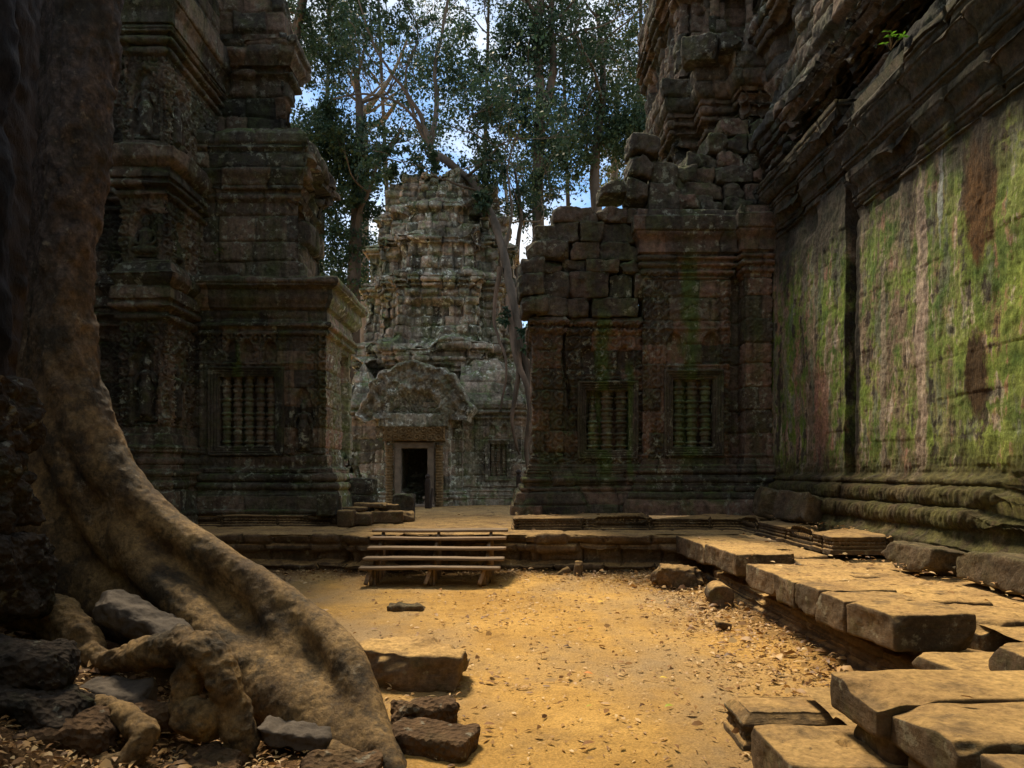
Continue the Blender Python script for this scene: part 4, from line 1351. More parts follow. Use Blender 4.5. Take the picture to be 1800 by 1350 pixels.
swept("upper_masonry", [(6.12, 16.6), (6.12, 1.5)], prof((0.05, 7.7), ('l', 0.05, 8.9), *rolls(8.92, 9.5, 0.08, 0.3, 3, 0.06), ('c', 0.1, 0.2), ('l', 0.36, 9.9), ('l', 0.1, 10.1), ('l', 0.0, 10.4), ('l', 0.0, 12.0), *rolls(12.02, 12.8, 0.05, 0.3, 3, 0.06), ('l', 0.0, 13.2), ('l', -1.5, 13.6)), 0.035, 0.035, rel_upper, M_DARKT, gal, 282, 0.03)

wv = lambda S, Z, X, Y, K: masonry(S, Z, 291, 0, 12, (0.45, 0.6), (0.7, 1.4), 0.05, 0.05, 0.05)
swept("added_shade_wall", [(6.3, 1.6), (6.3, -3.5), (-10.5, -3.5)], prof((0.4, -0.1), ('l', 0.3, 1.5), ('l', 0.0, 1.8), ('l', 0.0, 6.6), ('l', 0.4, 7.8), ('l', 0.2, 8.4), ('l', -1.0, 10.5), ('l', -2.5, 11)), 0.12, 0.12, wv, M_WALL, gal, 292, 0.03)  # unseen wall added behind the camera to block low skylight
swept("added_shade_wing", [(-10.2, -3.4), (-10.2, 15.4)], prof((0.4, -0.1), ('l', 0.3, 1.5), ('l', 0.0, 1.8), ('l', 0.0, 6.6), ('l', 0.4, 7.8), ('l', 0.2, 8.4), ('l', -0.8, 11.5), ('l', -2.5, 12.5)), 0.10, 0.10, wv, M_LEFT, left, 293, 0.03)  # unseen wall added on the left to keep fill off the trunk

# ------------------------------------------------------------------ BACK: the central tower with its porch
back = thing("temple_tower", "round shouldered crumbling tower splashed with white lichen, dark doorway in its porch", "tower", (-2.9, 27, TZ))


def rel_back(S, Z, X, Y, K):
    d, b = masonry(S, Z, 241, 0.5, 14, (0.28, 0.46), (0.35, 0.85), 0.03, 0.09, 0.09)
    d = d - 0.30 * sstep(0.1, 0.5, vnoise(S * 0.8, Z * 1.0, 3, 63)) * (Z > 6.2)
    d = d + np.where((Z > 2) & (Z < 6), 0.03 * scroll(S, Z, 0.36), 0)
    # small false niches on the tiers
    for (a, c) in ((7.5, 8.7), (9.5, 10.3)):
        q = np.abs(((S / 0.9) % 1.0) - 0.5)
        d = d - np.where((Z > a) & (Z < c) & (q < 0.22), 0.13, 0)
    return d, b


pk = prof((0.4, 0.7), ('l', 0.36, 1.1), *rolls(1.15, 1.9, 0.28, 0.08, 3, 0.05), ('l', 0.0, 1.95), ('l', 0.0, 5.6), *rolls(5.62, 6.3, 0.05, 0.28, 3, 0.06), ('c', 0.12, 0.2), ('l', 0.36, 6.85), ('l', 0.0, 7.0), ('l', -0.10, 7.3), ('l', -0.12, 8.9), *rolls(8.92, 9.3, -0.1, 0.06, 2, 0.06), ('l', -0.05, 9.5), ('l', -0.22, 9.6), ('l', -0.26, 10.5), *rolls(10.55, 10.9, -0.22, -0.08, 2, 0.06), ('l', -0.36, 11.1), ('l', -0.5, 11.2), ('l', -0.55, 12.0), ('l', -0.40, 12.1), ('l', -0.5, 12.35), ('l', -0.8, 12.55), ('l', -0.9, 13.4), ('l', -1.0, 13.8), ('l', -1.45, 13.9))
swept("tower_body", [(-6.0, 32), (-6.0, 27.2), (-5.3, 27.2), (-5.3, 26.3), (-4.55, 26.3), (-4.55, 25.7), (-1.1, 25.7), (-1.1, 26.3), (-0.35, 26.3), (-0.35, 27.2), (0.35, 27.2), (0.35, 32)], pk, 0.04, 0.04, rel_back, M_TOWER, back, 242, 0.035)
DX0, DX1 = -3.86, -2.86


def rel_porch(S, Z, X, Y, K):
    d, b = masonry(S, Z, 251, 0.5, 6, (0.36, 0.5), (0.5, 1.0), 0.02, 0.04, 0.02)
    f = (K == 3)
    d = np.where((Z > 1.7) & (Z < 3.9), d + 0.025 * scroll(S, Z, 0.3), d)
    dr = rect_in(X, Z, DX0, DX1, 0.80, 2.72)
    d = np.where(f & (dr > 0), -2.6, d)
    d = np.where(f & (dr <= 0) & (rect_in(X, Z, DX0 - 0.55, DX1 + 0.55, 0.5, 3.3) > 0), -0.05, d)
    return d, b


pp = prof((0.22, 0.70), ('l', 0.20, 0.95), ('r', 0.12, 0.05), ('l', 0.10, 1.12), ('r', 0.12, 0.05), ('l', 0.0, 1.3), ('l', 0.0, 3.75), *rolls(3.77, 4.15, 0.04, 0.2, 2, 0.05), ('l', 0.24, 4.35), ('l', -0.35, 4.5))


def rel_porch2(S, Z, X, Y, K):
    d, b = rel_porch(S, Z, X, Y, K)
    return d, b


# doorway floor level: the wall's footing is left out in front of the opening by building the porch in three pieces
swept("porch_wall", [(-4.85, 25.9), (-4.85, 24.2), (-4.45, 24.2), (-4.45, 23.75), (DX0 - 0.02, 23.75), (DX0 - 0.02, 25.6)], pp, 0.03, 0.03, lambda S, Z, X, Y, K: masonry(S, Z, 252, 0.5, 6, (0.36, 0.5), (0.5, 1.0), 0.02, 0.04, 0.02), M_TOWER, back, 253)
swept("porch_wall", [(DX1 + 0.02, 25.6), (DX1 + 0.02, 23.75), (-2.15, 23.75), (-2.15, 24.2), (-1.75, 24.2), (-1.75, 25.9)], pp, 0.03, 0.03, lambda S, Z, X, Y, K: (lambda r: (r[0] + 0.02 * scroll(S, Z, 0.3) * ((Z > 1.4) & (Z < 3.7)), r[1]))(masonry(S, Z, 254, 0.5, 6, (0.36, 0.5), (0.5, 1.0), 0.02, 0.04, 0.02)), M_TOWER, back, 255)
V, F = block_vf((2.0, 1.9, 1.6), 256, 0.06, 0.03, 0.02, 0)
mk("porch_ceiling", place(V, (-3.36, 24.75, 3.56)), F, M_TOWER, back, np.full(len(V), 0.3))
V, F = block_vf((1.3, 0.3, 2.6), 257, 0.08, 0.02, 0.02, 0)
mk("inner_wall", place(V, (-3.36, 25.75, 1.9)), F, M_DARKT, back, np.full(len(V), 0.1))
# door frame, colonnettes, lintel, threshold
acc = Acc()
for x in (DX0 - 0.07, DX1 + 0.07):
    V, F = block_vf((0.24, 0.30, 2.05), 258, 0.04, 0.02, 0.01, 1, 0.05)
    acc.add(place(V, (x, 23.60, 1.72)), F, 0.2)
V, F = block_vf((DX1 - DX0 + 0.38, 0.31, 0.22), 259, 0.04, 0.02, 0.01, 1, 0.05)
acc.add(place(V, ((DX0 + DX1) / 2, 23.60, 2.83)), F, 0.2)
V, F = block_vf((1.4, 0.5, 0.10), 260, 0.04, 0.02, 0.01, 1, 0.05)
acc.add(place(V, ((DX0 + DX1) / 2, 23.45, 0.745)), F, 0.8)
acc.build("door_frame", M_JAMB, back)
for x in (DX0 - 0.36, DX1 + 0.36):
    p = [(0.13, 0)]
    for i in range(22):
        for f_, k_ in ((0.15, 1.0), (0.5, 1.15), (0.8, 0.95), (0.95, 0.85)):
            p.append((0.13 * k_, 2.1 * (i + f_) / 22))
    p.append((0.13, 2.1))
    V, F = lathe_vf(p, 10)
    V = V * 1.0 + 0.012 * np.stack([fbm(V[:, 0] * 9, V[:, 1] * 9, V[:, 2] * 9 + x, 3, 2)] * 3, -1)
    mk("door_colonnette", V + np.array([x, 23.50, 0.74]), F, M_LINTEL, back)
acc = Acc()
V, F = boxgrid(100, 6, 36)
V = V * np.array([1.05, 0.26, 0.24])
fr_ = V[:, 1] < -0.25
V[:, 1] -= np.where(fr_, 0.05 * scroll(V[:, 0], V[:, 2], 0.24) + 0.06 * np.exp(-(V[:, 0] / 0.16) ** 2), 0)
V = V + 0.02 * np.stack([fbm(V[:, 0] * 4, V[:, 1] * 4, V[:, 2] * 4, 5, 3)] * 3, -1)
acc.add(place(V, (-3.36, 23.52, 3.22)), F, 0.3)
acc.build("carved_lintel", M_LINTEL, back)


# pediment: lobed arch with concentric carved bands
def pediment(name, cx, y, z0, hw, h, thick, parent, mat, seed):
    nt, nr_ = 150, 60
    th = np.linspace(-0.12, math.pi + 0.12, nt)
    lob = 1 + 0.05 * np.abs(np.sin(4.5 * th)) + 0.05 * np.exp(-((th - math.pi / 2) / 0.2) ** 2) + 0.10 * np.sin(2 * th) ** 2
    lob = lob * (1 + 0.05 * np.abs(np.sin(10.5 * th)))
    flare = 1 + 0.20 * np.exp(-((th - 0.1) / 0.2) ** 2) + 0.20 * np.exp(-((th - math.pi + 0.1) / 0.2) ** 2)
    rr = np.linspace(0, 1, nr_)
    T, Q = np.meshgrid(th, rr, indexing='ij')
    Rx = (hw * lob * flare)[:, None] * Q
    Rz = (h * lob)[:, None] * Q
    X = cx + Rx * np.cos(T)
    Z = z0 + Rz * np.sin(T) + 0.09 * Q * fbm(T * 3, Q * 3, 0, seed, 3)
    dep = thick * (0.35 + 0.65 * sstep(0.40, 0.46, Q)) * sstep(1.0, 0.96, Q) + 0.10 * np.exp(-((Q - 0.72) / 0.05) ** 2) + 0.12 * np.exp(-((Q - 0.93) / 0.05) ** 2) + 0.07 * np.exp(-((Q - 0.5) / 0.035) ** 2)
    dep = dep + 0.06 * scroll(X, Z, 0.3) + 0.12 * fbm(X * 3.5, 0, Z * 3.5, seed, 4) + 0.05 * petals(T, 0.14) * (Q > 0.76) * (Q < 0.97)
    V = np.stack([X, y - dep, Z], -1)
    # the rim turns back to the wall
    bk = V[:, -1:, :].copy()
    bk[..., 1] = y + 0.5
    V = np.concatenate([V, bk], 1)
    b = 0.3 + 0.3 * fbm(V[..., 0], V[..., 1], V[..., 2], seed, 2)
    return mk(name, V.reshape(-1, 3), gridF(nt, nr_ + 1)[:, ::-1] if True else None, mat, parent, b.ravel())


pediment("pediment", -3.30, 23.72, 3.85, 1.62, 1.72, 0.40, back, M_PED, 261)
# carved row over the lintel
V, F = block_vf((2.4, 0.5, 0.45), 263, 0.035, 0.03, 0.03, 2, 0.12)
V[:, 1] -= np.where(V[:, 1] < -0.2, 0.05 * petals(V[:, 0], 0.16), 0)
mk("pediment_base", place(V, (-3.36, 23.55, 3.68)), F, M_PED, back, np.full(len(V), 0.3))
# right wing with its blind window and slumped vault roof
BW = (-0.50, 1.75, 2.92, 0.62)


def rel_wing(S, Z, X, Y, K):
    d, b = masonry(S, Z, 271, 0.5, 7, (0.36, 0.5), (0.5, 1.0), 0.02, 0.035, 0.015)
    f = (K == 1)
    d = np.where((Z > 1.6) & (Z < 4.0), d + 0.022 * scroll(S, Z, 0.26), d)
    cx, z0, z1, w = BW
    d = np.where(f & (rect_in(X, Z, cx - w / 2 - 0.16, cx + w / 2 + 0.16, z0 - 0.16, z1 + 0.16) > 0), -0.01, d)
    d = np.where(f & (rect_in(X, Z, cx - w / 2, cx + w / 2, z0, z1) > -0.01), -0.22, d)
    for c in (-0.72, -0.28):
        d = np.where(f, carve_arch(d, X, Z, c, 3.2, 0.26, 0.42), d)
    return d - 0.2 * sstep(0.1, 0.5, vnoise(S, Z * 1.2, 2, 73)) * (Z > 4.5), b


pw = prof((0.30, 0.7), ('l', 0.28, 1.0), *rolls(1.02, 1.5, 0.2, 0.04, 3, 0.04), ('l', 0.0, 1.52), ('l', 0.0, 3.8), *rolls(3.82, 4.2, 0.03, 0.16, 2, 0.05), ('l', 0.2, 4.4), ('l', 0.05, 4.6), ('l', -0.25, 5.3), ('l', -0.65, 6.0), ('l', -1.1, 6.3), ('l', -1.5, 6.35))
swept("wing_wall", [(-1.9, 25.6), (-1.9, 24.7), (0.35, 24.7), (0.35, 25.3), (0.85, 25.3), (0.85, 28)][1:], pw, 0.028, 0.028, lambda S, Z, X, Y, K: rel_wing(S, Z, X, Y, K + 1), M_TOWER, back, 272, 0.02)
window(back, BW[0], 24.7, BW[1], BW[2], BW[3], 3, M_TOWER, 273, 2, 0.22)
swept("wing_wall", [(-6.2, 27), (-6.2, 24.9), (-4.9, 24.9), (-4.9, 26)], pw, 0.035, 0.035, lambda S, Z, X, Y, K: rel_wing(S, Z, X - 40, Y, K), M_TOWER, back, 274, 0.02)
# ------------------------------------------------------------------ the strangler fig: trunk and sweeping buttress root
fig = thing("fig_tree", "giant fig with rough dark trunk and one great tan buttress root sweeping to the sand", "tree", (-4.6, 6.6, 0.4))


def PT(px, py, D, r):
    v = at(px, py, D)
    return (v.x, v.y, v.z, r)


SIL = [(203, -500, 6.35, .27), (203, 0, 6.35, .27), (187, 200, 6.3, .25), (186, 260, 6.3, .26), (163, 420, 6.3, .22), (155, 520, 6.3, .22), (166, 640, 6.28, .24), (196, 740, 6.22, .24), (242, 830, 6.12, .21), (318, 905, 6.0, .17), (400, 958, 5.85, .15), (522, 1038, 5.6, .15), (598, 1098, 5.35, .15), (640, 1148, 5.15, .15), (666, 1215, 4.95, .14), (690, 1285, 4.7, .12), (722, 1350, 4.42, .08)]
sp = np.array([(a, b) for a, b, _, _ in SIL], float)
st = np.gradient(sp, axis=0)
st /= np.linalg.norm(st, axis=1, keepdims=True)
crest = [PT(p[0] - t[1] * r * 0.92 * FPX / D, p[1] + t[0] * r * 0.92 * FPX / D, D, r) for p, t, (_, _, D, r) in zip(sp, st, SIL)]
base = [PT(120, -500, 6.9, .2), PT(120, 0, 6.9, .2), PT(110, 200, 6.9, .2), PT(105, 260, 6.9, .2), PT(95, 420, 6.9, .2), PT(90, 520, 6.9, .2), PT(80, 640, 6.85, .22), PT(80, 760, 6.7, .25), PT(90, 1000, 6.35, .25), PT(150, 1060, 6.2, .22), PT(260, 1110, 5.9, .2), PT(370, 1160, 5.55, .18), PT(450, 1220, 5.2, .18), PT(520, 1270, 4.95, .16), PT(580, 1300, 4.8, .14), PT(630, 1330, 4.65, .12), PT(690, 1352, 4.5, .08)]
pieces = []
ca, ba = np.array(crest), np.array(base)
for i in range(9):
    t = i / 8
    c = ca * (1 - t) + ba * t
    # hollow the flank a little so that the sheet is folded, not flat
    sh = np.zeros(len(c))
    sh[7:] = 0.10 * math.sin(t * math.pi * 2.0) + 0.10 * math.sin(t * math.pi)
    c[:, 0] *= 1 + sh / c[:, 1]
    c[:, 2] = CZ + (c[:, 2] - CZ) * (1 + sh / c[:, 1])
    c[:, 1] += sh
    c[:, 3] = c[:, 3] * (1.0 if i in (0, 8) else 0.95)
    if i not in (0, 8):
        c[7:, 3] *= 1.12
    pieces.append(tube_vf(c, 14, 8))
# feet and ribs
pieces.append(tube_vf([PT(420, 1010, 5.75, .10), PT(500, 1120, 5.38, .10), PT(550, 1220, 5.06, .10), PT(575, 1310, 4.72, .10)], 12, 8))
pieces.append(tube_vf([PT(520, 1100, 5.5, .07), PT(600, 1190, 5.12, .09), PT(640, 1270, 4.76, .10), PT(690, 1345, 4.42, .09), PT(720, 1400, 4.25, .05)], 12, 8))
pieces.append(tube_vf([PT(200, 900, 6.1, .16), PT(260, 1000, 5.85, .18), PT(350, 1085, 5.55, .16), PT(430, 1180, 5.2, .14)], 12, 8))
pieces.append(tube_vf([PT(95, 560, 6.35, .20), PT(110, 760, 6.25, .20), PT(160, 900, 6.1, .16), PT(220, 1000, 5.95, .12)], 12, 8))
V, N, F = fuse(pieces, 0.024, 34)
X, Y, Z = V.T
lowf = sstep(3.2, 1.4, Z)
d = 0.007 * fbm(X * 2.2, Y * 2.2, Z * 2.2, 3, 4) + (0.026 * (1 - lowf) + 0.005 * lowf) * fbm(X * 9, Y * 9, Z * 5, 4, 4, 0.62) + (1 - lowf) * 0.018 * np.maximum(vnoise(X * 24, Y * 24, Z * 11, 5), 0)
d = d + lowf * 0.005 * fbm(X * 26, Y * 26, Z * 26, 19, 3)
d = d - lowf * 0.014 * np.maximum(fbm(X * 4.5, Y * 4.5, Z * 4.5, 9, 3) - 0.25, 0) - (0.03 - 0.018 * lowf) * np.exp(-((fbm(X * 1.1, Y * 1.1, Z * 0.4, 15, 3)) / 0.06) ** 2) * sstep(0.3, 1.0, Z)
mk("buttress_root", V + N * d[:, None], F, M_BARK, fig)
# main trunk behind, fluted, its deep shade put into near-black bark
pieces = [tube_vf([(-6.1, 7.3, -0.3, 1.15), (-6.1, 7.3, 1.5, 1.0), (-6.1, 7.3, 4, 0.95), (-6.1, 7.35, 7, 0.95), (-5.9, 7.4, 12, 0.9), (-5.3, 7.4, 16, 0.6)], 26, 10)]
for (x, y, r) in ((-5.25, 6.75, .22), (-5.6, 6.45, .26), (-6.1, 6.3, .28), (-6.6, 6.5, .25)):
    pieces.append(tube_vf([(x - 0.1, y - 0.25, 0, r * 1.5), (x, y, 2, r), (x + 0.05, y, 5, r * 0.9), (x, y + 0.1, 9, r), (x, y + 0.3, 14, r * 0.8)], 12, 8))
V, N, F = fuse(pieces, 0.04, 4)
X, Y, Z = V.T
d = 0.05 * fbm(X * 2.2, Y * 2.2, Z * 1.5, 3, 5, 0.6) + 0.03 * vnoise(X * 10, Y * 10, Z * 6, 7)
mk("trunk", V + N * d[:, None], F, M_BARK_SHADE, fig)
# limbs and the wide crown overhead, unseen, added to shade the left foreground
acc = Acc()
rgc = random.Random(12)
tips = []
for i in range(9):
    a = i * 0.75 + 0.3
    L = rgc.uniform(5, 8.5)
    q = Vector((-5.2, 7.3, 13.5 + 0.3 * (i % 3)))
    pts = [(q.x, q.y, q.z, 0.34)]
    for j in range(1, 6):
        q = q + Vector((math.cos(a), math.sin(a) * 0.9, 0.42 - 0.05 * j)) * (L / 5) + Vector((rgc.gauss(0, .2), rgc.gauss(0, .2), 0))
        pts.append((q.x, q.y, q.z, 0.34 * (1 - j / 5.6)))
        if j > 1:
            tips.append((q.x, q.y, q.z))
    v, f, _ = tube_vf(pts, 9, 5)
    acc.add(v, f)
acc.build("limbs", M_BARK, fig)
la = Acc()
rnd0 = np.random.default_rng(77)
SHADE_CLUMPS = [(-8, -2, 16), (-4, -4, 17), (0, -5, 17), (-11, 3, 16), (4, -7, 17), (-7, 5, 17.5), (-10, 9, 17), (-3, 1, 18), (-8, 11, 18), (1, -1, 18.5), (-6, -1, 16.5), (-2, -2, 17.5), (-5, 2, 17)]
cs = np.concatenate([np.array(tips), np.array([np.array(c) + rnd0.normal(0, 1, 3) * np.array([1.6, 1.6, 0.8]) for c in SHADE_CLUMPS for _ in range(14)])])
FIG_SHADE = (la, cs, rnd0)


# knotted surface roots among the stones
def root(pts, seed, vox=0.016, fat=1.0):
    P = [tube_vf([(a_, b_, c_, d_ * fat) for a_, b_, c_, d_ in p], 12, 8) for p in pts]
    V, N, F = fuse(P, vox, 4)
    X, Y, Z = V.T
    d = 0.03 * fbm(X * 6, Y * 6, Z * 6, seed, 4, 0.6) + 0.006 * vnoise(X * 30, Y * 30, Z * 30, seed)
    return mk("surface_root", V + N * d[:, None], F, M_BARK, fig)


root([[PT(180, 1165, 5.0, .07), PT(235, 1155, 4.9, .09), PT(300, 1140, 4.8, .10), PT(350, 1142, 4.72, .105), PT(388, 1175, 4.66, .10), PT(405, 1230, 4.6, .085), PT(425, 1300, 4.55, .075), PT(433, 1340, 4.5, .06), PT(440, 1390, 4.45, .04)],
      [PT(345, 1150, 4.74, .09), PT(330, 1200, 4.66, .075), PT(318, 1240, 4.62, .07), PT(340, 1265, 4.58, .08), PT(375, 1285, 4.55, .06)],
      [PT(290, 1150, 4.84, .06), PT(315, 1132, 4.76, .10), PT(330, 1150, 4.72, .06)],
      [PT(320, 1265, 4.56, .085), PT(345, 1262, 4.54, .10), PT(370, 1280, 4.52, .07)]], 3, 0.016, 1.28)
root([[PT(20, 1080, 5.5, .12), PT(80, 1075, 5.4, .16), PT(130, 1105, 5.25, .14), PT(165, 1150, 5.05, .10), PT(210, 1165, 4.95, .06)],
      [PT(90, 1100, 5.3, .12), PT(115, 1140, 5.15, .10), PT(135, 1185, 5.0, .07)]], 5)
root([[PT(170, 1235, 4.55, .05), PT(215, 1255, 4.4, .075), PT(252, 1290, 4.25, .085), PT(235, 1330, 4.15, .08), PT(185, 1352, 4.1, .075), PT(120, 1372, 4.05, .06)]], 6)
root([[PT(560, 1300, 4.75, .06), PT(600, 1330, 4.55, .08), PT(650, 1365, 4.4, .07)]], 8)


# ------------------------------------------------------------------ loose stones
def stone_thing(name, label, cat, c, size, rot=(0, 0, 0), seed=0, mat=None, group=None, **kw):
    V, F = block_vf(size, seed, kw.pop('res', 0.026), kw.pop('rnd', 0.035), kw.pop('rough', 0.016), kw.pop('chips', 4), kw.pop('chipd', 0.10), kw.pop('pit', 0.0), kw.pop('taper', 0.0))
    from mathutils import Euler
    o = mk(name, V, F, mat or M_SLAB, None, np.full(len(V), kw.pop('blk', ((seed * 37) % 100) / 250)))
    o.location = c
    o.rotation_euler = rot
    # origin at the base
    o.data.transform(Matrix.Translation((0, 0, size[2] / 2)))
    return tag(o, label, cat, group)


GB = "paving slabs along the right hand bench"
# bench slabs: (name colour label, centre x, y, z bottom, size)
bench = [
    ("flat slab at the far end of the right hand bench, beside the inner corner", 3.50, 11.9, 0.40, (0.85, 1.7, 0.33), 0.03),
    ("thick slab second from the far end of the bench, its near end standing proud", 3.50, 10.2, 0.46, (0.86, 1.45, 0.30), 0.02),
    ("long slab in the middle of the bench, dropped a little below its farther neighbour", 3.48, 8.55, 0.40, (0.78, 0.95, 0.29), 0.0),
    ("short bench block just beyond the pair with the open joint", 3.46, 7.75, 0.41, (0.76, 0.62, 0.30), -0.02),
    ("squarish bench block third from the near end of the bench", 3.44, 7.12, 0.42, (0.76, 0.6, 0.30), 0.015),
    ("narrow bench block second from the near end, with a wide gap beside it", 3.41, 6.52, 0.41, (0.74, 0.55, 0.31), -0.015),
    ("massive block ending the bench, its broad shaded end turned to the viewer", 3.43, 5.88, 0.44, (0.72, 0.66, 0.30), 0.03),
]
for i, (lb, x, y, z, s, rz) in enumerate(bench):
    stone_thing("bench_slab", lb, "stone slab", (x, y, z), s, (0, 0.01 * ((i % 3) - 1), rz), 700 + i, M_SLAB, GB, rnd=0.014, chips=4, chipd=0.08, res=0.022)
inner = [
    ("long inner paving slab behind the bench, below the ledge course", 4.28, 10.8, 0.45, (0.66, 1.7, 0.24), 0.02),
    ("inner slab with a dark joint running beside the middle bench blocks", 4.24, 8.9, 0.42, (0.72, 1.5, 0.24), -0.03),
    ("tilted inner slab scattered with dry leaves behind the bench end", 4.26, 7.3, 0.42, (0.78, 1.35, 0.24), 0.05),
    ("broken wedge of stone right of the bench's near end block", 4.22, 6.15, 0.38, (0.75, 0.75, 0.26), 0.2),
    ("cracked corner stone at the right edge behind the bench end", 5.0, 5.55, 0.42, (0.9, 0.7, 0.24), -0.2),
]
for i, (lb, x, y, z, s, rz) in enumerate(inner):
    stone_thing("paving_slab", lb, "stone slab", (x, y, z), s, (0.02, 0.03 * ((i % 3) - 1), rz), 720 + i, M_SLAB, GB, chips=5, chipd=0.12)
mouldst = [
    ("carved moulding block lying against the wall foot with one broken dark end", 5.30, 8.75, 0.62, (0.62, 1.0, 0.34), 0.12),
    ("long ribbed moulding stone below the wall at the right edge", 5.45, 6.95, 0.62, (0.6, 1.9, 0.36), 0.04),
    ("slanting fallen block under the mossy wall near the inner corner", 5.35, 12.7, 0.95, (0.6, 0.9, 0.55), 0.3),
    ("leaning wedge of broken plinth beside the corner column", 5.35, 14.2, 0.95, (0.7, 0.9, 0.6), -0.2),
]
for i, (lb, x, y, z, s, rz) in enumerate(mouldst):
    stone_thing("moulding_block", lb, "stone block", (x, y, z), s, (0.03, 0.10 if i < 2 else 0.25, rz), 740 + i, M_BASE, None, chips=6, chipd=0.16, rough=0.022)
fore = [
    ("wide slab reaching the right edge, farthest of the foreground steps", 3.05, 3.83, 0.51, (2.25, 0.52, 0.21), 0.0, 0.06),
    ("smooth slab with a dry curled leaf on it, in the right foreground", 3.02, 3.29, 0.48, (2.10, 0.57, 0.22), 0.0, 0.05),
    ("rounded slab in the lower right corner, nearest on the upper step", 2.60, 2.72, 0.46, (1.1, 0.52, 0.21), 0.02, 0.04),
    ("slab with a small round socket hole, left of the foreground steps", 1.86, 3.86, 0.08, (0.78, 0.62, 0.28), -0.02, 0.05),
    ("slab cut by the bottom edge, left of the foreground steps", 1.98, 3.22, 0.04, (0.95, 0.60, 0.30), 0.03, 0.05),
    ("low broken slab under the right end of the bench, lying between bench and steps", 3.72, 4.72, 0.42, (1.5, 0.75, 0.14), 0.05, 0.05),
    ("lumpy split stone at the right edge above the widest foreground slab", 3.55, 4.38, 0.56, (0.7, 0.40, 0.20), -0.15, 0.05),
]
for i, (lb, x, y, z, s, rz, cd) in enumerate(fore):
    stone_thing("step_slab", lb, "stone slab", (x, y, z), s, (0.0, 0.012 * ((i % 3) - 1), rz), 760 + i, M_SLAB, "foreground step slabs", res=0.016, rnd=0.014, chips=4, chipd=cd * 1.6, rough=0.010)
# socket hole: a dark shallow dowel socket cut in the slab's own mesh
hs = [o for o in bpy.data.objects if o.get('label', '').startswith("slab with a small round socket")][0]
for v in hs.data.vertices:
    q = ((v.co.x - 0.03) / 0.030) ** 2 + ((v.co.y - 0.02) / 0.045) ** 2
    if v.co.z > 0.2 and q < 1.3:
        v.co.z -= 0.035
# supporting carved blocks under the step slabs
sup = [
    ("carved upright block carrying the widest foreground slab at its left end", 2.16, 3.80, 0.0, (0.34, 0.42, 0.52)),
    ("small dark rubble stone wedged left of the widest foreground slab", 1.98, 4.15, 0.02, (0.34, 0.3, 0.24)),
    ("pale rubble stone tucked behind the decorated pedestal stone", 2.18, 4.42, 0.0, (0.3, 0.3, 0.2)),
    ("shadowed carved block under the slab that carries the curled leaf", 2.3, 3.3, 0.0, (0.5, 0.48, 0.47)),
    ("carved block under the rounded corner slab in the right foreground", 2.3, 2.85, 0.0, (0.5, 0.6, 0.38)),
]
for i, (lb, x, y, z, s) in enumerate(sup):
    stone_thing("stone_block", lb, "stone block", (x, y, z), s, (0, 0, 0.1 * i), 780 + i, M_SLAB, None, chips=5, chipd=0.08, rough=0.02, res=0.018)


# decorated pedestal stone: bevelled top over a carved frieze
def pedestal():
    sx, sy = 0.82, 0.46
    lv = [(1.0, 0.0), (1.0, 0.035), (0.97, 0.05), (0.93, 0.06), (0.93, 0.145), (0.96, 0.155), (0.99, 0.165), (0.99, 0.185), (0.92, 0.215), (0.84, 0.245), (0.83, 0.25), (0.0, 0.25)]
    pts = resample(lv, 0.012)
    per = []
    for k in range(4):
        m = 70 if k % 2 == 0 else 40
        for i in range(m):
            per.append((k, i / m))
    V = []
    c = [(-1, -1), (1, -1), (1, 1), (-1, 1)]
    for k, t in per:
        a, b = c[k], c[(k + 1) % 4]
        u, v = a[0] + (b[0] - a[0]) * t, a[1] + (b[1] - a[1]) * t
        for f, z in pts:
            ins = (1 - f) * 0.41
            if f < 0.8:
                V.append((u * sx / 2 * f / 0.83 * (0.83 + 0), v * sy / 2 * f / 0.83 * 0.75, z))
            else:
                V.append((u * (sx / 2 - ins), v * (sy / 2 - ins), z))
    V = np.array(V)
    s = V[:, 0] + V[:, 1]
    band = (V[:, 2] > 0.065) & (V[:, 2] < 0.14)
    nrm = V * np.array([1 / sx, 1 / sy, 0])
    nrm = np.sign(nrm) * (np.abs(nrm) > 0.42)
    V = V + nrm * (np.where(band, 0.018 * scroll(s, V[:, 2], 0.075), 0) + 0.008 * fbm(V[:, 0] * 7, V[:, 1] * 7, V[:, 2] * 7, 4, 4))[:, None]
    V[:, 2] += 0.005 * fbm(V[:, 0] * 5, V[:, 1] * 5, 0, 6, 3)
    o = mk("pedestal_stone", V, gridF(len(per), len(pts), True), M_SLAB, None, np.full(len(V), 0.0))
    o.location = (1.98, 4.85, 0.0)
    o.rotation_euler = (0, 0, -0.02)
    tag(o, "pale carved pedestal stone with sloping edges lying alone on the sand", "stone block")


pedestal()
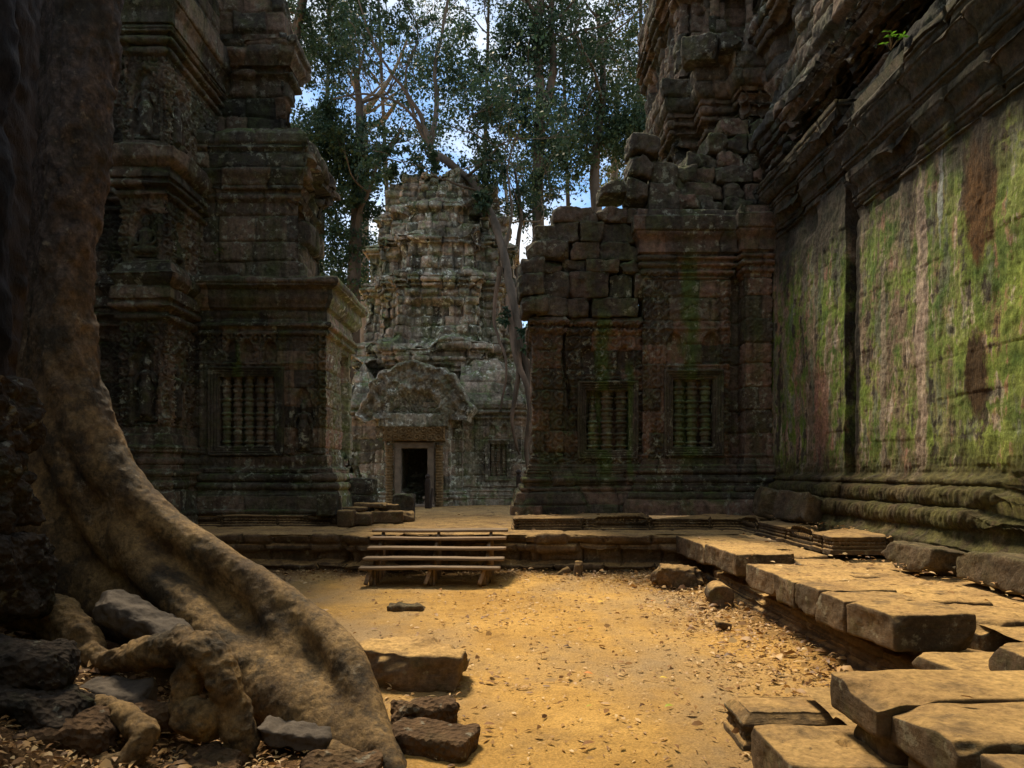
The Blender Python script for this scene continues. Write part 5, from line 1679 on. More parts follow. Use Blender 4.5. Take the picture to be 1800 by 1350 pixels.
# stones on the sand
stone_thing("stone_block", "large flat topped block beside the tip of the buttress root", "stone block", (-0.93, 6.28, -0.05), (1.02, 0.62, 0.36), (0, 0.02, -0.05), 801, M_SLAB, None, chips=5, chipd=0.2, rough=0.035, rnd=0.05)
stone_thing("stone_block", "small wedge stone peeping out behind the large flat topped block", "stone block", (-1.42, 6.75, -0.03), (0.42, 0.35, 0.24), (0.1, 0.25, 0.3), 802, M_SLAB, None, chips=5, chipd=0.15)
stone_thing("laterite_block", "rough pitted brown block between root tip and sand", "stone block", (-0.66, 5.13, -0.04), (0.46, 0.32, 0.22), (0, 0, 0.25), 803, M_LATERB, None, chips=4, chipd=0.1, rough=0.03, pit=0.03, res=0.014)
stone_thing("stone_block", "low grooved slab fragment lying at the root tip by the bottom edge", "stone block", (-0.55, 4.72, -0.03), (0.60, 0.36, 0.16), (0, 0.03, -0.32), 804, M_LATERB, None, chips=4, chipd=0.08, rough=0.02, res=0.014)
stone_thing("stone_block", "brown boulder at the foot of the terrace near the inner corner", "stone block", (2.72, 11.25, -0.03), (0.82, 0.5, 0.38), (0, 0.06, 0.1), 805, M_SLAB, None, chips=6, chipd=0.25, rough=0.04, rnd=0.1)
stone_thing("stone_block", "thin board like stone leaning on the terrace foot, left of the upright splinter", "stone block", (0.90, 12.35, 0.0), (0.42, 0.10, 0.12), (0, -0.5, 0.3), 806, M_SLAB, None, chips=3)
stone_thing("stone_block", "upright stone splinter against the terrace foot", "stone block", (1.18, 12.3, 0.0), (0.16, 0.12, 0.30), (0, 0.12, 0.2), 807, M_SLAB, None, chips=3, chipd=0.06)
stone_thing("stone_block", "mossy stone almost buried in the sand left of the centre", "stone block", (-1.45, 9.45, -0.05), (0.55, 0.28, 0.13), (0, 0, 0.05), 808, M_BASE, None, chips=4, rough=0.03, rnd=0.06)
stone_thing("stone_block", "small rubble stone on the leaf litter below the bench", "stone block", (2.55, 8.3, 0.0), (0.2, 0.13, 0.09), (0.1, 0.2, 0.4), 809, M_SLAB, None, chips=3, chipd=0.05)
# column drum lying on its side
a = np.linspace(0, 2 * np.pi, 40, endpoint=False)
prf = resample([(0.0, 0.0), (0.15, 0.0), (0.17, 0.02), (0.17, 0.38), (0.15, 0.40), (0.155, 0.44), (0.13, 0.46), (0.0, 0.46)], 0.02)
V = np.array([[(r * math.cos(t), z, r * math.sin(t)) for r, z in prf] for t in a]).reshape(-1, 3)
V = V + 0.012 * np.stack([fbm(V[:, 0] * 6, V[:, 1] * 6, V[:, 2] * 6, 3 + i, 4) for i in range(3)], -1)
o = mk("column_drum", V, gridF(40, len(prf), True), M_SLAB)
o.data.transform(Matrix.Translation((0, 0, 0.16)))
o.location = (2.92, 9.5, 0.0)
o.rotation_euler = (0, 0, -0.1)
tag(o, "short round column drum lying on its side below the bench", "column drum")

# left foreground rubble
GL = "laterite blocks of the broken pillar at the left edge"
for i, (px, py, D, s, lb) in enumerate([
        (-30, 1085, 4.9, (0.66, 0.6, 0.62), "lowest and bulkiest pitted laterite block of the stack at the left edge"),
        (-35, 930, 4.95, (0.62, 0.55, 0.60), "pitted laterite block second from the bottom of the left edge stack"),
        (-45, 790, 5.0, (0.66, 0.55, 0.52), "topmost pitted laterite block of the left edge stack, dark against the trunk")]):
    v = at(px, py, D)
    stone_thing("laterite_block", lb, "stone block", v, s, (0, 0.03, 0.1 * i), 820 + i, M_LATER, GL, chips=4, chipd=0.2, rough=0.05, pit=0.045, res=0.018, rnd=0.08)
for i, (px, py, D, s, rot, lb, mt) in enumerate([
        (35, 1200, 4.5, (0.62, 0.5, 0.24), (0.05, 0.06, 0.2), "dark layered laterite slab leaning over the left rubble", M_LATER),
        (45, 1275, 4.3, (0.70, 0.5, 0.24), (0.0, 0.16, 0.1), "broad dark laterite slab under the layered one at the left edge", M_LATER),
        (205, 1250, 4.75, (0.50, 0.30, 0.22), (0.22, 0.08, -0.1), "smooth grey boulder lying among the knotted roots", M_GREY),
        (268, 1283, 4.6, (0.27, 0.24, 0.17), (0, 0.1, 0.3), "knobbly brown lump between grey boulder and arching root", M_LATERB),
        (248, 1115, 5.35, (0.80, 0.30, 0.20), (0.1, 0.42, -0.1), "tilted grey slab wedged under the buttress root", M_GREY),
        (520, 1305, 4.7, (0.50, 0.3, 0.12), (0, 0.12, -0.05), "half buried flat stone below the buttress root near the bottom edge", M_GREY),
        (20, 1380, 3.95, (0.32, 0.3, 0.26), (0, 0, 0.1), "dark squared stone in the lower left corner", M_LATER),
        (110, 1345, 4.2, (0.5, 0.4, 0.3), (0.1, 0.1, 0.3), "crumbling brown laterite lump at the lower left, sprouting small plants", M_LATERB),
        (330, 1370, 4.35, (0.7, 0.4, 0.14), (0.05, -0.03, 0.1), "low brown laterite lump by the bottom edge strewn with dry leaves", M_LATERB),
        (600, 1378, 4.25, (0.5, 0.4, 0.14), (0.05, 0.03, 0.2), "crumbling laterite lump beside the root tip at the bottom edge", M_LATERB)]):
    v = at(px, py, D)
    stone_thing("rubble_stone", lb, "stone", v, s, rot, 840 + i, mt, None, chips=5, chipd=0.16, rough=0.035, pit=0.03 if mt != M_GREY else 0.0, res=0.014, rnd=0.07)

# blocks and steps by the left pavilion's corner
for i, (x, y, z, s, rz, mt, lb) in enumerate([
        (-3.62, 16.6, 0.95, (0.62, 0.6, 0.40), 0.05, M_LEFT, "squared mossy block on the steps, lower one of the pair beside the pavilion door"),
        (-3.64, 16.65, 1.35, (0.55, 0.55, 0.40), -0.05, M_LEFT, "squared mossy block stacked on another beside the pavilion door"),
        (-2.78, 17.6, 0.72, (0.52, 0.5, 0.62), 0.0, M_LEFT, "dark cube shaped block with a pale spot left of the tower doorway"),
        (-3.05, 16.4, 0.72, (0.5, 0.8, 0.42), 0.5, M_SLAB, "sloping broken block between the stacked pair and the dark cube"),
        (-3.55, 15.2, 0.74, (0.85, 0.5, 0.26), 0.05, M_SLAB, "rough step block at the pavilion's corner, nearest to the wooden steps"),
        (-2.92, 15.9, 0.72, (0.75, 0.55, 0.28), 0.2, M_SLAB, "moulded step block lying along the walkway"),
        (-3.75, 15.55, 1.02, (0.85, 0.35, 0.09), 0.02, M_SLAB, "thin plank of stone laid across the pavilion steps"),
        (-3.3, 15.9, 1.08, (0.75, 0.32, 0.10), 0.1, M_SLAB, "pinkish stone plank resting higher on the pavilion steps"),
        (-2.62, 16.6, 0.72, (0.5, 0.8, 0.22), 0.15, M_SLAB, "low moulded kerb stone beside the walkway")]):
    stone_thing("stone_block", lb, "stone block", (x, y, z), s, (0, 0.02, rz), 870 + i, mt, None, chips=5, chipd=0.12, rough=0.02)
stone_thing("stone_block", "tall worn block on the ledge at the pavilion's right corner", "stone block", (-4.05, 15.0, 0.95), (0.42, 0.5, 0.5), (0, 0, 0.1), 890, M_LEFT, None, chips=6, chipd=0.12)
stone_thing("stone_block", "pale end block closing the pavilion ledge", "stone block", (-3.6, 14.85, 0.72), (0.32, 0.45, 0.36), (0, 0.03, 0.0), 891, M_SLAB, None, chips=4, chipd=0.08)

# ------------------------------------------------------------------ wooden steps up to the terrace
steps = thing("wooden_steps", "weathered wooden steps of five open treads leading up to the stone terrace", "steps", (-1.15, 12.0, 0))


def board(name, a, b, w, t, seed, parent, mat=None, up=(0, 0, 1)):
    """a plank from a to b (centre line), w wide and t thick, slightly warped"""
    a, b = Vector(a), Vector(b)
    L = (b - a).length
    V, F = block_vf((L, w, t), seed, 0.05 if L > 1 else 0.03, 0.008, 0.004, 1, 0.02)
    V[:, 2] += 0.006 * np.sin(V[:, 0] * 2.1 + seed)
    x = (b - a).normalized()
    z = Vector(up)
    y = z.cross(x).normalized()
    z = x.cross(y)
    M = np.array([list(x), list(y), list(z)])
    V = V @ M + np.array((a + b) / 2)
    return mk(name, V, F, mat or M_WOOD, parent, np.full(len(V), ((seed * 53) % 10) / 10))


tre = [(632, 880, 998, 11.35), (641, 886, 981.5, 11.62), (648, 890, 963.5, 11.95), (653, 890, 946, 12.3), (657, 893, 932, 12.65)]
for i, (xa, xb, py, D) in enumerate(tre):
    A, B = at(xa, py, D), at(xb, py, D)
    B.z = A.z
    board("tread", A, B, 0.30 if i < 4 else 0.42, 0.045, 900 + i, steps)
for i, (pxt, pxb) in enumerate(((675, 650), (772, 755), (864, 850))):
    A, B = at(pxb, 1026, 11.25), at(pxt, 940, 12.6)
    board("stringer", A + Vector((0, 0.05, 0.02)), B, 0.055, 0.16, 910 + i, steps)
    for j, (xa, xb, py, D) in enumerate(tre[:4]):
        t = (j + 0.2) / 4.4
        x = A.x + (B.x - A.x) * t
        zt = at(0, py, D).z - 0.03
        board("leg", (x + 0.05, D + 0.06, 0.0), (x + 0.05, D + 0.06, zt), 0.06, 0.05, 920 + i * 5 + j, steps, None, (1, 0, 0))
    board("foot", at(pxb - 8, 1028, 11.2), at(pxb + 2, 1000, 11.32), 0.07, 0.07, 940 + i, steps, None, (0, 1, 0.2))

# two dark wooden posts of the walkway rail
for (px, pyt, pyb, D, lb) in ((752, 835, 893, 22.3, "dark wooden post with pointed cap, just right of the tower doorway"), (912, 826, 889, 21.6, "dark wooden post with pointed cap, left of the ruined front's corner")):
    A, B = at(px, pyb, D), at(px, pyt, D)
    A.z = TZ
    p = thing("wooden_post", lb, "post", A, "dark wooden posts on the walkway")
    h = B.z - TZ
    V, F = block_vf((0.17, 0.17, h * 0.86), 950 + px, 0.03, 0.012, 0.006, 1, 0.02)
    mk("shaft", place(V, (A.x, A.y, TZ + h * 0.43)), F, M_POST, p)
    V, F = lathe_vf([(0.0, 0), (0.08, 0.0), (0.06, 0.03), (0.05, 0.05), (0.085, 0.09), (0.09, 0.13), (0.05, 0.18), (0.0, 0.21)], 10)
    mk("finial", V + np.array([A.x, A.y, TZ + h * 0.85]), F, M_POST, p)
    board("brace", (A.x + 0.10, A.y, TZ), (A.x + 0.28 * 0.4 + 0.02, A.y + 0.12, TZ + h * 0.6), 0.07, 0.07, 955, p, M_POST, (1, 0, 0))


# ------------------------------------------------------------------ trees
def leaf_cards(acc, C, rad, n, size, rnd, tint=0.5, droop=0.4):
    """n small folded leaves scattered round centres C"""
    C = np.asarray(C)
    k = rnd.integers(0, len(C), n)
    g = rnd.normal(0, 1, (n, 3))
    g /= np.linalg.norm(g, axis=1, keepdims=True)
    r = rad[k] if not np.isscalar(rad) else np.full(n, rad)
    P = C[k] + g * (r * rnd.random(n) ** 0.5)[:, None] * np.array([1, 1, 0.75])
    L = size * rnd.uniform(0.6, 1.3, n)
    ax = rnd.normal(0, 1, (n, 3))
    ax[:, 2] -= droop
    ax /= np.linalg.norm(ax, axis=1, keepdims=True)
    sd = np.cross(ax, rnd.normal(0, 1, (n, 3)))
    sd /= np.linalg.norm(sd, axis=1, keepdims=True) + 1e-9
    nn = np.cross(ax, sd)
    w = L * 0.27
    V = np.stack([P, P + ax * (L * 0.45)[:, None] + sd * w[:, None] + nn * (w * 0.25)[:, None], P + ax * L[:, None], P + ax * (L * 0.45)[:, None] - sd * w[:, None] + nn * (w * 0.25)[:, None]], 1).reshape(-1, 3)
    F = np.arange(n * 4).reshape(n, 4)
    base = rnd.random(len(C))[k] * 0.6
    a = np.clip(np.repeat(base + rnd.random(n) * 0.45 + tint - 0.5, 4), 0, 1)
    acc.add(V, F, a)


def tree(label, trunk, seed, branch_n, blen, leaf_n, leaf_size, bark, leafm, clumps=(), levels=3, group="forest trees behind the temple", tint=0.4, up=0.35, lims=(0.35, 1.0), forks=(), leafrad=0.75):
    rg = random.Random(seed)
    rnd = np.random.default_rng(seed)
    leaf_size, leaf_n, leafrad = leaf_size * 0.74, int(leaf_n * 1.25), leafrad * 1.15
    root_ = thing("forest_tree", label, "tree", (trunk[0][0], trunk[0][1], trunk[0][2]), group)
    acc = Acc()
    tips = []

    def addtube(pts, sides):
        v, q, t = tube_vf(pts, sides, 4)
        acc.add(v, q)

    def branch(p, d, L, r, lev):
        pts = []
        q = Vector(p)
        d = Vector(d).normalized()
        n = 5
        for i in range(n + 1):
            pts.append((q.x, q.y, q.z, max(0.012, r * (1 - 0.65 * i / n))))
            d = (d + Vector((rg.gauss(0, .22), rg.gauss(0, .22), rg.gauss(0, .18) + 0.06))).normalized()
            q = q + d * (L / n)
        addtube(pts, 7 if r > 0.06 else 5)
        if lev <= 0:
            tips.append(pts[-1][:3])
            tips.append(pts[-2][:3])
            tips.append(pts[-3][:3])
            return
        for i in range(rg.choice((2, 3, 3, 4))):
            k = rg.randint(2, n)
            b = Vector(pts[k][:3])
            nd = (Vector(pts[k][:3]) - Vector(pts[k - 1][:3])).normalized()
            rv = Vector((rg.gauss(0, 1), rg.gauss(0, 1), rg.gauss(0, 0.8) + up)).normalized()
            branch(b, nd * 0.55 + rv * 0.8, L * rg.uniform(0.5, 0.75), pts[k][3] * rg.uniform(0.55, 0.8), lev - 1)
    if not forks or trunk[0][1] > 30:
        trunk = [(a_, b_, c_, d_ * 0.72) for a_, b_, c_, d_ in trunk]
    mains = [trunk] + list(forks)
    for mn in mains:
        addtube(mn, 12)
        C = crom(mn, 6)
        for i in range(branch_n):
            t = rg.uniform(*lims)
            j = int(t * (len(C) - 1))
            a = rg.uniform(0, 2 * math.pi)
            branch(C[j][:3], (math.cos(a), math.sin(a), rg.uniform(0.05, 0.9)), blen * rg.uniform(0.6, 1.1), C[j][3] * rg.uniform(0.35, 0.6), levels - 1)
    acc.build("trunk", bark, root_)
    la = Acc()
    if tips and leaf_n:
        T = np.array(tips)
        leaf_cards(la, T, leafrad, leaf_n, leaf_size, rnd, tint)
    for (c, rx, rz, n) in clumps:
        n = int(n * 1.05)
        m = max(6, n // 60)
        g = rnd.normal(0, 1, (m, 3))
        g /= np.linalg.norm(g, axis=1, keepdims=True)
        cs = np.array(c) + g * (rnd.random(m) ** (1 / 2.2))[:, None] * np.array([rx, rx * 0.8, rz])
        leaf_cards(la, cs, min(rx, rz) * 0.42 * rnd.uniform(0.4, 1.4, m), n, leaf_size, rnd, tint)
    la.build("crown", leafm, root_, False)
    return root_


def TP(px, py, D, r):
    v = at(px, py, D)
    return (v.x, v.y, v.z, r)


def CL(px, py, D, rpx, rpy, n):
    v = at(px, py, D)
    return (tuple(v), rpx / FPX * D, rpy / FPX * D, n)


leaf_cards(FIG_SHADE[0], FIG_SHADE[1], 1.25, 20000, 0.34, FIG_SHADE[2], 0.4)
FIG_SHADE[0].build("crown", M_LEAF, fig, False)  # foliage above the frame, added for the shade it casts


# pale strangler on the tower's right shoulder, forking above its top
def tower_fig():
    lab = "pale fig growing over the right shoulder of the lichen tower, forking above its top"
    tr = [TP(948, 893, 24.3, 0.072), TP(938, 780, 24.3, 0.081), TP(930, 690, 24.3, 0.098), TP(918, 610, 24.5, 0.134), TP(902, 530, 24.9, 0.170), TP(886, 450, 25.6, 0.162), TP(868, 385, 26.2, 0.143), TP(842, 335, 26.8, 0.134), TP(800, 295, 27.4, 0.134), TP(765, 270, 28, 0.152)]
    f = [
        [TP(765, 285, 28, 0.123), TP(745, 215, 28, 0.098), TP(715, 165, 28, 0.074), TP(668, 100, 28, 0.049), TP(640, 30, 28, 0.033), TP(610, -60, 28, 0.020)],
        [TP(755, 275, 28, 0.115), TP(768, 190, 28.3, 0.098), TP(765, 120, 28.5, 0.082), TP(780, 40, 29, 0.061), TP(800, -80, 29, 0.033)],
        [TP(745, 225, 28, 0.074), TP(700, 180, 27.5, 0.053), TP(640, 165, 27.3, 0.041), TP(585, 175, 27, 0.025)],
        [TP(765, 270, 28, 0.098), TP(730, 210, 28.6, 0.069), TP(712, 130, 29, 0.049), TP(735, 60, 29, 0.033), TP(700, -30, 29, 0.020)],
        [TP(820, 310, 27, 0.057), TP(850, 285, 26.5, 0.053), TP(880, 255, 26.3, 0.033), TP(920, 240, 26, 0.020)],
        [TP(886, 450, 25.6, 0.066), TP(900, 380, 25.8, 0.049), TP(893, 300, 26, 0.037), TP(915, 220, 26.5, 0.025)],
    ]
    t = tree(lab, tr, 41, 2, 2.6, 3600, 0.24, M_TRUNKD, M_LEAF, [CL(730, 300, 28, 110, 26, 2400), CL(800, 120, 29, 60, 80, 2400), CL(700, 40, 29, 70, 40, 1000), CL(640, 60, 29, 50, 50, 700), CL(860, 200, 27, 50, 70, 1800), CL(850, 300, 27, 40, 40, 900), CL(918, 600, 24.1, 20, 26, 260), CL(890, 560, 24.6, 14, 16, 120), CL(850, 350, 26.2, 30, 26, 500)], 3, None, 0.4, 0.35, (0.75, 1.0), f, 0.7)
    for ob in t.children:
        if ob.name.startswith('trunk'):
            nvt = len(ob.data.vertices)
            co = np.empty(nvt * 3)
            ob.data.vertices.foreach_get('co', co)
            co = co.reshape(-1, 3)
            co += 0.05 * np.stack([fbm(co[:, 0] * 2.5 + i * 7, co[:, 1] * 2.5, co[:, 2] * 2.5, 3 + i, 4) for i in range(3)], -1)
            ob.data.vertices.foreach_set('co', co.ravel())
    # roots draped down the wall
    acc = Acc()
    for pts in ([TP(906, 560, 24.75, 0.132), TP(912, 650, 24.3, 0.099), TP(900, 740, 24.1, 0.066), TP(914, 800, 24.2, 0.046)],
                [TP(895, 520, 25, 0.132), TP(905, 620, 24.35, 0.112), TP(932, 700, 24.0, 0.092), TP(925, 800, 24.1, 0.073), TP(945, 895, 23.9, 0.066)],
                [TP(880, 470, 25.3, 0.092), TP(868, 560, 25.2, 0.059), TP(890, 640, 24.6, 0.046), TP(880, 720, 24.4, 0.033)],
                [TP(920, 620, 24.5, 0.106), TP(955, 720, 24.3, 0.099), TP(958, 820, 24.2, 0.086), TP(970, 895, 24, 0.092)]):
        v, q, _ = tube_vf(pts, 9, 6)
        v = v + 0.03 * np.stack([fbm(v[:, 0] * 3, v[:, 1] * 3, v[:, 2] * 3, 3 + i, 3) for i in range(3)], -1)
        acc.add(v, q)
    acc.build("draped_roots", M_ROOTP, t)


tower_fig()
tree("dark trunked tree left of the lichen tower, mossy bole and dense low crown", [TP(620, 900, 33, .5), TP(622, 500, 33, .45), TP(630, 330, 33, .36), TP(632, 200, 33, .26), TP(625, 120, 33, .16)], 51, 6, 4.0, 5000, 0.26, M_TRUNKD, M_LEAF,
     [CL(600, 300, 32, 60, 90, 4200), CL(560, 240, 32, 60, 70, 3200), CL(600, 430, 33, 60, 110, 5200), CL(660, 260, 33, 50, 40, 1200), CL(560, 100, 33, 60, 60, 2600), CL(640, 330, 33, 70, 50, 2600), CL(540, 330, 33, 50, 60, 2600)], 3, tint=0.42)
tree("slender pale branched tree beyond the left pavilion with open twiggy crown", [TP(640, 900, 38, .4), TP(640, 300, 38, .34), TP(634, 175, 38, .22)], 52, 4, 3.2, 500, 0.24, M_TRUNK, M_LEAF,
     [], 3, tint=0.4, lims=(0.8, 1.0), forks=[[TP(634, 200, 38, .2), TP(655, 180, 38, .16), TP(690, 130, 38, .1), TP(720, 60, 38, .05)], [TP(636, 220, 38, .18), TP(670, 215, 37, .13), TP(700, 175, 36, .08)], [TP(634, 180, 38, .16), TP(615, 130, 38, .1), TP(590, 80, 38, .06), TP(575, 0, 38, .04)]])
tree("tall straight trunked tree rising behind the gap right of the lichen tower, dense dark crown", [TP(948, 900, 34, .5), TP(948, 500, 34, .46), TP(945, 330, 34, .40), TP(950, 180, 34, .34), TP(945, 60, 34, .28), TP(955, -60, 34, .2), TP(950, -250, 34, .1)], 53, 9, 4.2, 6000, 0.27, M_TRUNKD, M_LEAF,
     [CL(950, 250, 34, 60, 90, 4200), CL(940, 350, 34, 45, 50, 1800), CL(980, 90, 34, 70, 70, 2600), CL(900, 70, 34, 60, 70, 3000), CL(910, 180, 34, 50, 70, 2400), CL(860, 110, 34, 40, 60, 700)], 3, tint=0.35, lims=(0.5, 1.0), forks=[[TP(948, 210, 34, .26), TP(972, 130, 34, .2), TP(968, 20, 34, .15), TP(990, -100, 34, .08)]])
tree("thin trunked sapling between the lichen tower and the ruined front", [TP(908, 900, 29, .2), TP(908, 480, 29, .15), TP(916, 380, 29, .11), TP(905, 300, 29, .07)], 54, 4, 2.0, 900, 0.2, M_TRUNKD, M_LEAF, [CL(905, 340, 29, 40, 50, 700)], 3, tint=0.45, lims=(0.6, 1.0))
tree("twin thin trunks behind the ruined front's left end", [TP(885, 900, 31, .2), TP(890, 480, 31, .14), TP(893, 380, 31, .11), TP(880, 270, 31, .06)], 55, 4, 2.0, 700, 0.2, M_TRUNK, M_LEAFY, [CL(868, 280, 31, 22, 30, 260)], 3, tint=0.55, lims=(0.6, 1.0))
tree("broad dense green tree behind the ruined front's stacked blocks", [TP(1050, 900, 36, .5), TP(1050, 420, 36, .42), TP(1045, 300, 36, .36), TP(1060, 150, 36, .26), TP(1050, 20, 36, .15)], 56, 8, 4.4, 5500, 0.28, M_TRUNKD, M_LEAF,
     [CL(1060, 180, 36, 90, 110, 6500), CL(1110, 240, 36, 60, 60, 3600), CL(1000, 290, 36, 50, 50, 1800), CL(1060, 60, 36, 60, 50, 1500)], 3, tint=0.52, lims=(0.55, 1.0))
tree("yellowish loose crowned tree at the foot of the dark tower's left edge", [TP(1150, 900, 40, .4), TP(1152, 400, 40, .3), TP(1150, 200, 40, .2), TP(1160, 60, 40, .1)], 57, 8, 3.6, 3200, 0.3, M_TRUNK, M_LEAFY,
     [CL(1165, 110, 40, 40, 110, 2600), CL(1150, 240, 40, 45, 60, 3000)], 3, tint=0.5, lims=(0.5, 1.0))
tree("bare pale trunk far behind the ruined front", [TP(1078, 900, 44, .4), TP(1078, 400, 44, .36), TP(1080, 300, 44, .34), TP(1085, 150, 44, .2)], 58, 3, 3, 1500, 0.3, M_TRUNK, M_LEAFY, [CL(1090, 320, 44, 60, 30, 900)], 3, tint=0.35, lims=(0.6, 1.0))
tree("fine leaved tree at the upper left, hanging over the pavilion's roofline", [TP(470, 900, 30, .5), TP(480, 300, 30, .4), TP(520, 60, 30, .3), TP(560, -120, 30, .2)], 59, 9, 4.6, 4500, 0.22, M_TRUNKD, M_LEAF,
     [CL(545, 40, 30, 50, 60, 2000), CL(570, 200, 30, 50, 70, 2600), CL(620, 20, 30, 60, 40, 1400)], 3, tint=0.38, lims=(0.6, 1.0))
tree("unseen forest tree added behind the mossy gallery wall, its crown shading the courtyard", [(13, 6, 0, .6), (13, 6, 8, .5), (12.5, 6, 14, .35)], 60, 8, 5.5, 9000, 0.34, M_TRUNKD, M_LEAF, [((9.5, 4, 17), 4.5, 2.5, 6000), ((10, 11, 19), 4.5, 2.5, 5000)], 3, tint=0.4, lims=(0.7, 1.0))  # out-of-view tree added to cut skylight on the courtyard
for i_, (px, D, lean, lb) in enumerate([(560, 37, 12, "thin dark tree seen over the left pavilion's cornice, leaning right"), (690, 41, -14, "thin upright tree far behind the lichen tower's left side"), (845, 39, 8, "thin upright tree far behind the lichen tower's right side"), (1005, 42, -10, "thin dark tree between the tall straight trunk and the broad dense one"), (1110, 39, 10, "thin tree just left of the yellowish loose crowned one")]):
    tree(lb, [TP(px, 900, D, .22), TP(px + lean * 0.3, 500, D, .2), TP(px + lean, 250, D, .16), TP(px + lean * 1.6, 60, D, .12), TP(px + lean * 2, -120, D, .06)], 70 + i_, 9, 3.4, 2600, 0.25, M_TRUNKD, M_LEAF, [], 3, tint=0.42, lims=(0.5, 1.0), leafrad=0.9)
# far wood closing the view behind the towers
rnd = np.random.default_rng(3)
la = Acc()
m = 520
cs = np.stack([rnd.uniform(-40, 44, m), rnd.uniform(55, 75, m), 16 * rnd.random(m) ** 1.5], -1)
leaf_cards(la, cs, 2.6 * rnd.uniform(0.6, 1.3, m), 60000, 0.7, rnd, 0.35)
o = la.build("distant_forest", M_LEAF, None, False)
o['kind'] = 'stuff'
tag(o, "dark belt of far forest foliage behind the towers", "forest")


# ------------------------------------------------------------------ seedlings
def seedling(label, px, py, D, n, size, seed, loc=None):
    rg = random.Random(seed)
    v = loc or at(px, py, D)
    t = thing("seedling", label, "plant", v)
    acc, la = Acc(), Acc()
    for i in range(n):
        a = rg.uniform(0, 6.28)
        e = Vector((math.cos(a) * rg.uniform(.3, 1) - 0.3, math.sin(a) * 0.5 - 0.3, rg.uniform(0.3, 1.1))) * size
        q, f, _ = tube_vf([(v.x, v.y, v.z, .006), (v.x + e.x * .5, v.y + e.y * .5, v.z + e.z * .7, .005), (v.x + e.x, v.y + e.y, v.z + e.z, .003)], 5, 3)
        acc.add(q, f)
        for j in range(4):
            b = rg.uniform(0, 6.28)
            L = size * rg.uniform(0.3, 0.5)
            d = Vector((math.cos(b), math.sin(b), rg.uniform(-.5, .4))).normalized()
            s = d.cross(Vector((0, 0, 1))).normalized()
            p = Vector((v.x, v.y, v.z)) + e
            ww = L * 0.24
            Vv = np.array([p, p + d * L * .45 + s * ww + Vector((0, 0, .1 * L)), p + d * L, p + d * L * .45 - s * ww + Vector((0, 0, .1 * L))])
            la.add(Vv, np.array([[0, 1, 2, 3]]), rg.random())
    acc.build("stem", M_LINTEL, t)
    la.build("foliage", M_PLANT, t, False)


seedling("bright green seedling sprouting from the top of the mossy gallery wall", 1565, 150, 10.3, 6, 0.22, 3, Vector((5.55, 10.0, 8.08)))
seedling("tiny green seedling on the rubble at the lower left", 115, 1275, 4.3, 4, 0.05, 5)
seedling("green sprig growing from the pavilion's upper wall joint", 385, 430, 15.6, 3, 0.2, 7, Vector((-6.75, 16.02, 7.0)))


seedling("dark green tuft on the lichen tower's right shoulder ledge", 900, 575, 25.4, 7, 0.28, 9, Vector((0.2, 25.9, 7.05)))
seedling("green tuft on the stacked blocks of the ruined front", 1010, 350, 16.2, 5, 0.16, 11, Vector((1.7, 16.0, 8.45)))


# ------------------------------------------------------------------ fallen leaves
def leaf_shape(n, P, L, yaw, rnd, curl, tilt):
    """curled 6-vertex leaves lying on the ground"""
    t = np.array([0.0, 0.33, 0.33, 0.7, 0.7, 1.0])
    s = np.array([0.0, 0.5, -0.5, 0.42, -0.42, 0.0])
    u = (t[None] - 0.5) * L[:, None]
    w = s[None] * L[:, None] * rnd.uniform(0.18, 0.42, n)[:, None]
    z = 0.006 + np.abs(s)[None] * 2.2 * curl[:, None] * L[:, None] + ((t[None] - 0.5) ** 2) * 2.2 * L[:, None] * curl[:, None] + tilt[:, None] * w + np.abs(tilt[:, None]) * L[:, None] * 0.22
    c, sn = np.cos(yaw)[:, None], np.sin(yaw)[:, None]
    V = np.stack([P[:, 0:1] + u * c - w * sn, P[:, 1:2] + u * sn + w * c, P[:, 2:3] + z], -1)
    base = (np.arange(n) * 6)[:, None]
    F = np.concatenate([base + np.array([[0, 2, 1, 1]])[:, :3], base + np.array([[1, 2, 4]]), base + np.array([[1, 4, 3]]), base + np.array([[3, 4, 5]])], 0)
    return V.reshape(-1, 3), F


def litter(n, seed):
    rnd = np.random.default_rng(seed)
    m = n * 6
    x, y = rnd.uniform(-4.5, 3.7, m), 3.2 + 9.7 * rnd.random(m) ** 1.25
    dens = 0.10 + 0.12 * sstep(0.0, 0.6, vnoise(x * 0.8, y * 0.8, 0, 91))
    dens += 0.55 * sstep(1.4, 3.2, x + 0.3 * vnoise(x * 1.2, y * 1.2, 0, 92)) + 0.6 * sstep(11.4, 12.5, y) + 0.9 * sstep(-0.8, -1.4, x + 0.35 * (y - 4.6)) * (y < 5.4)
    dens += 0.35 * sstep(10.3, 11.5, y) * sstep(0.5, 2.0, x)
    dens = dens * np.where((x < -1.2) & (y > 6) & (y < 11.3), 0.5, 1)
    # keep off the root
    k = rnd.random(m) < dens
    x, y = x[k][:n], y[k][:n]
    n = len(x)
    z = gz(x, y) + 0.05 * sstep(0.10, 0.40, gz(x, y)) * fbm(x * 3.2, y * 3.2, 0, 31, 4)
    L = np.exp(rnd.normal(-3.3, 0.52, n)).clip(0.012, 0.13) * (1 + 0.35 * sstep(1.6, 3.2, x))
    V, F = leaf_shape(n, np.stack([x, y, z], -1), L, rnd.uniform(0, 6.28, n), rnd, rnd.uniform(-0.02, 0.45, n), rnd.normal(0, 0.5, n))
    a = np.repeat(np.clip(rnd.beta(1.6, 1.6, n), 0, 1), 6)
    return V, F, a


V, F, a = litter(26000, 4)
o = mk("leaf_litter", V, F, M_LITTER, None, a, False)
o['kind'] = 'stuff'
tag(o, "scattered dry brown leaves on the sandy courtyard", "leaf litter")
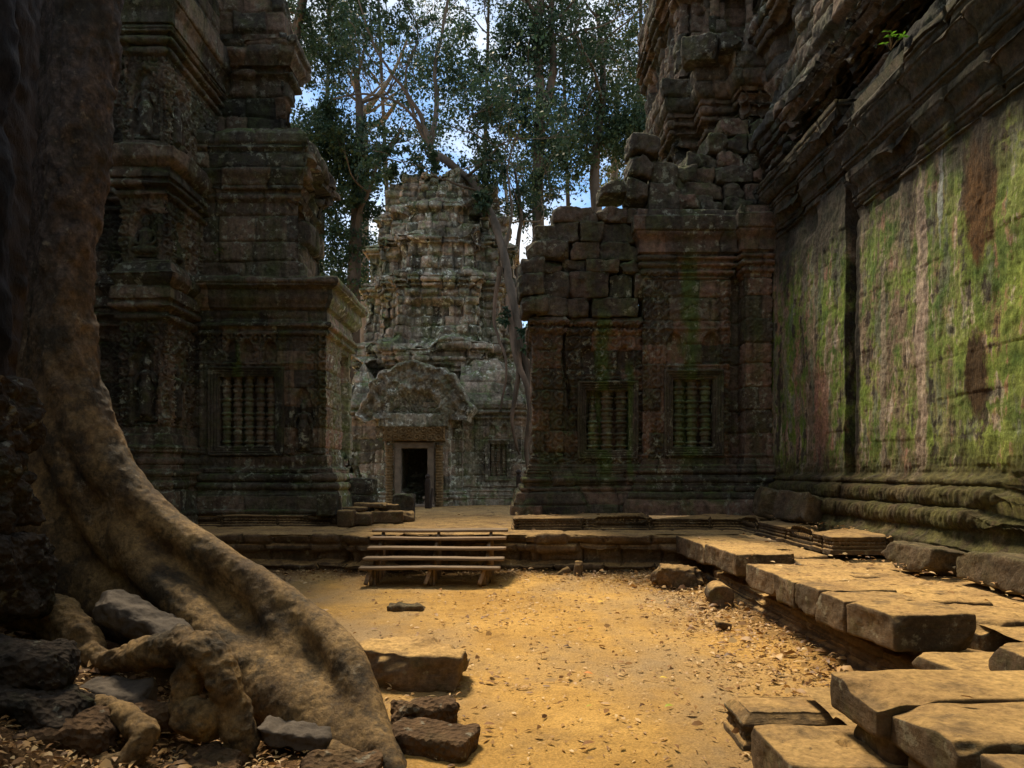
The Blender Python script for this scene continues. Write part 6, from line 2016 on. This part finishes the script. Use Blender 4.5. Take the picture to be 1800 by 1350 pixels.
# leaves resting on the stones
rnd = np.random.default_rng(9)
n = 620
reg = [(2.1, 4.0, 3.0, 4.1, 0.715), (2.9, 4.6, 5.6, 12.0, 0.76), (4.2, 5.6, 5.5, 9.8, 0.71), (4.8, 5.8, 10, 13.8, 0.985), (-3.4, 3.3, 13.2, 21, 0.74), (0.2, 4.6, 14.0, 15.2, 0.985), (-8, -4, 13.1, 14.7, 0.74), (1.0, 3.1, 16.1, 16.6, 6.9)]
pts = []
for i in range(n):
    r = reg[rnd.choice(len(reg), p=[.03, .2, .27, .13, .21, .06, .05, .05])]
    pts.append((rnd.uniform(r[0], r[1]), rnd.uniform(r[2], r[3]), r[4] + 0.004))
P = np.array(pts)
V, F = leaf_shape(n, P, rnd.uniform(0.04, 0.11, n), rnd.uniform(0, 6.28, n), rnd, rnd.uniform(0.05, 0.3, n), rnd.normal(0, 0.3, n))
o = mk("terrace_leaf_litter", V, F, M_LITTER, None, np.repeat(rnd.random(n), 6), False)
o['kind'] = 'stuff'
tag(o, "dry leaves strewn over the terrace and bench slabs", "leaf litter")
# single bright leaves one can point to
sing = [
    (1056, 1062, "yellow leaf on the sand, farthest of the bright ones", M_LFY, 0.10),
    (1020, 1108, "small orange leaf in the middle of the courtyard", M_LFO, 0.08),
    (1034, 1184, "curled orange leaf nearest to the middle of the open sand", M_LFO, 0.10),
    (1166, 1190, "yellow leaf right of the curled orange one", M_LFY, 0.08),
    (1176, 1243, "yellowish green leaf lying flat near the pedestal stone", M_LFG, 0.09),
    (1092, 1164, "dull ochre leaf between the orange and yellow ones", M_LFB, 0.07),
    (1036, 1242, "green tinged yellow leaf in the lower part of the sand", M_LFG, 0.07),
    (1148, 1060, "red brown leaf at the right of the farthest yellow leaf", M_LFO, 0.09),
    (1170, 1060, "pale yellow leaf next to the red brown one", M_LFY, 0.08),
    (860, 1277, "dark curled brown leaf near the rough pitted block", M_LFB, 0.09),
    (1035, 1315, "large pale brown leaf close to the bottom edge", M_LFB, 0.12),
]
for i, (px, py, lb, m_, L) in enumerate(sing):
    D = CZ * FPX / (py - HY)
    x = (px - HX) / FPX * D
    z = float(gz(x, D))
    rn = np.random.default_rng(100 + i)
    V, F = leaf_shape(1, np.array([[0, 0, 0.004]]), np.array([L]), np.array([rn.uniform(-.6, .6)]), rn, np.array([0.22]), np.array([0.25]))
    o = mk("fallen_leaf", V, F, m_, None, np.full(6, 0.3), False)
    o.location = (x, D, z)
    tag(o, lb, "leaf", "bright fallen leaves on the sand")
v = Vector((2.78, 3.32, 0.665))
V, F = leaf_shape(1, np.array([[0, 0, 0.0]]), np.array([0.10]), np.array([0.2]), np.random.default_rng(5), np.array([0.4]), np.array([0.3]))
o = mk("fallen_leaf", V, F, M_LFB, None, np.full(6, 0.6), False)
o.location = v
tag(o, "dry curled brown leaf lying on the foreground slab", "leaf", "bright fallen leaves on the sand")
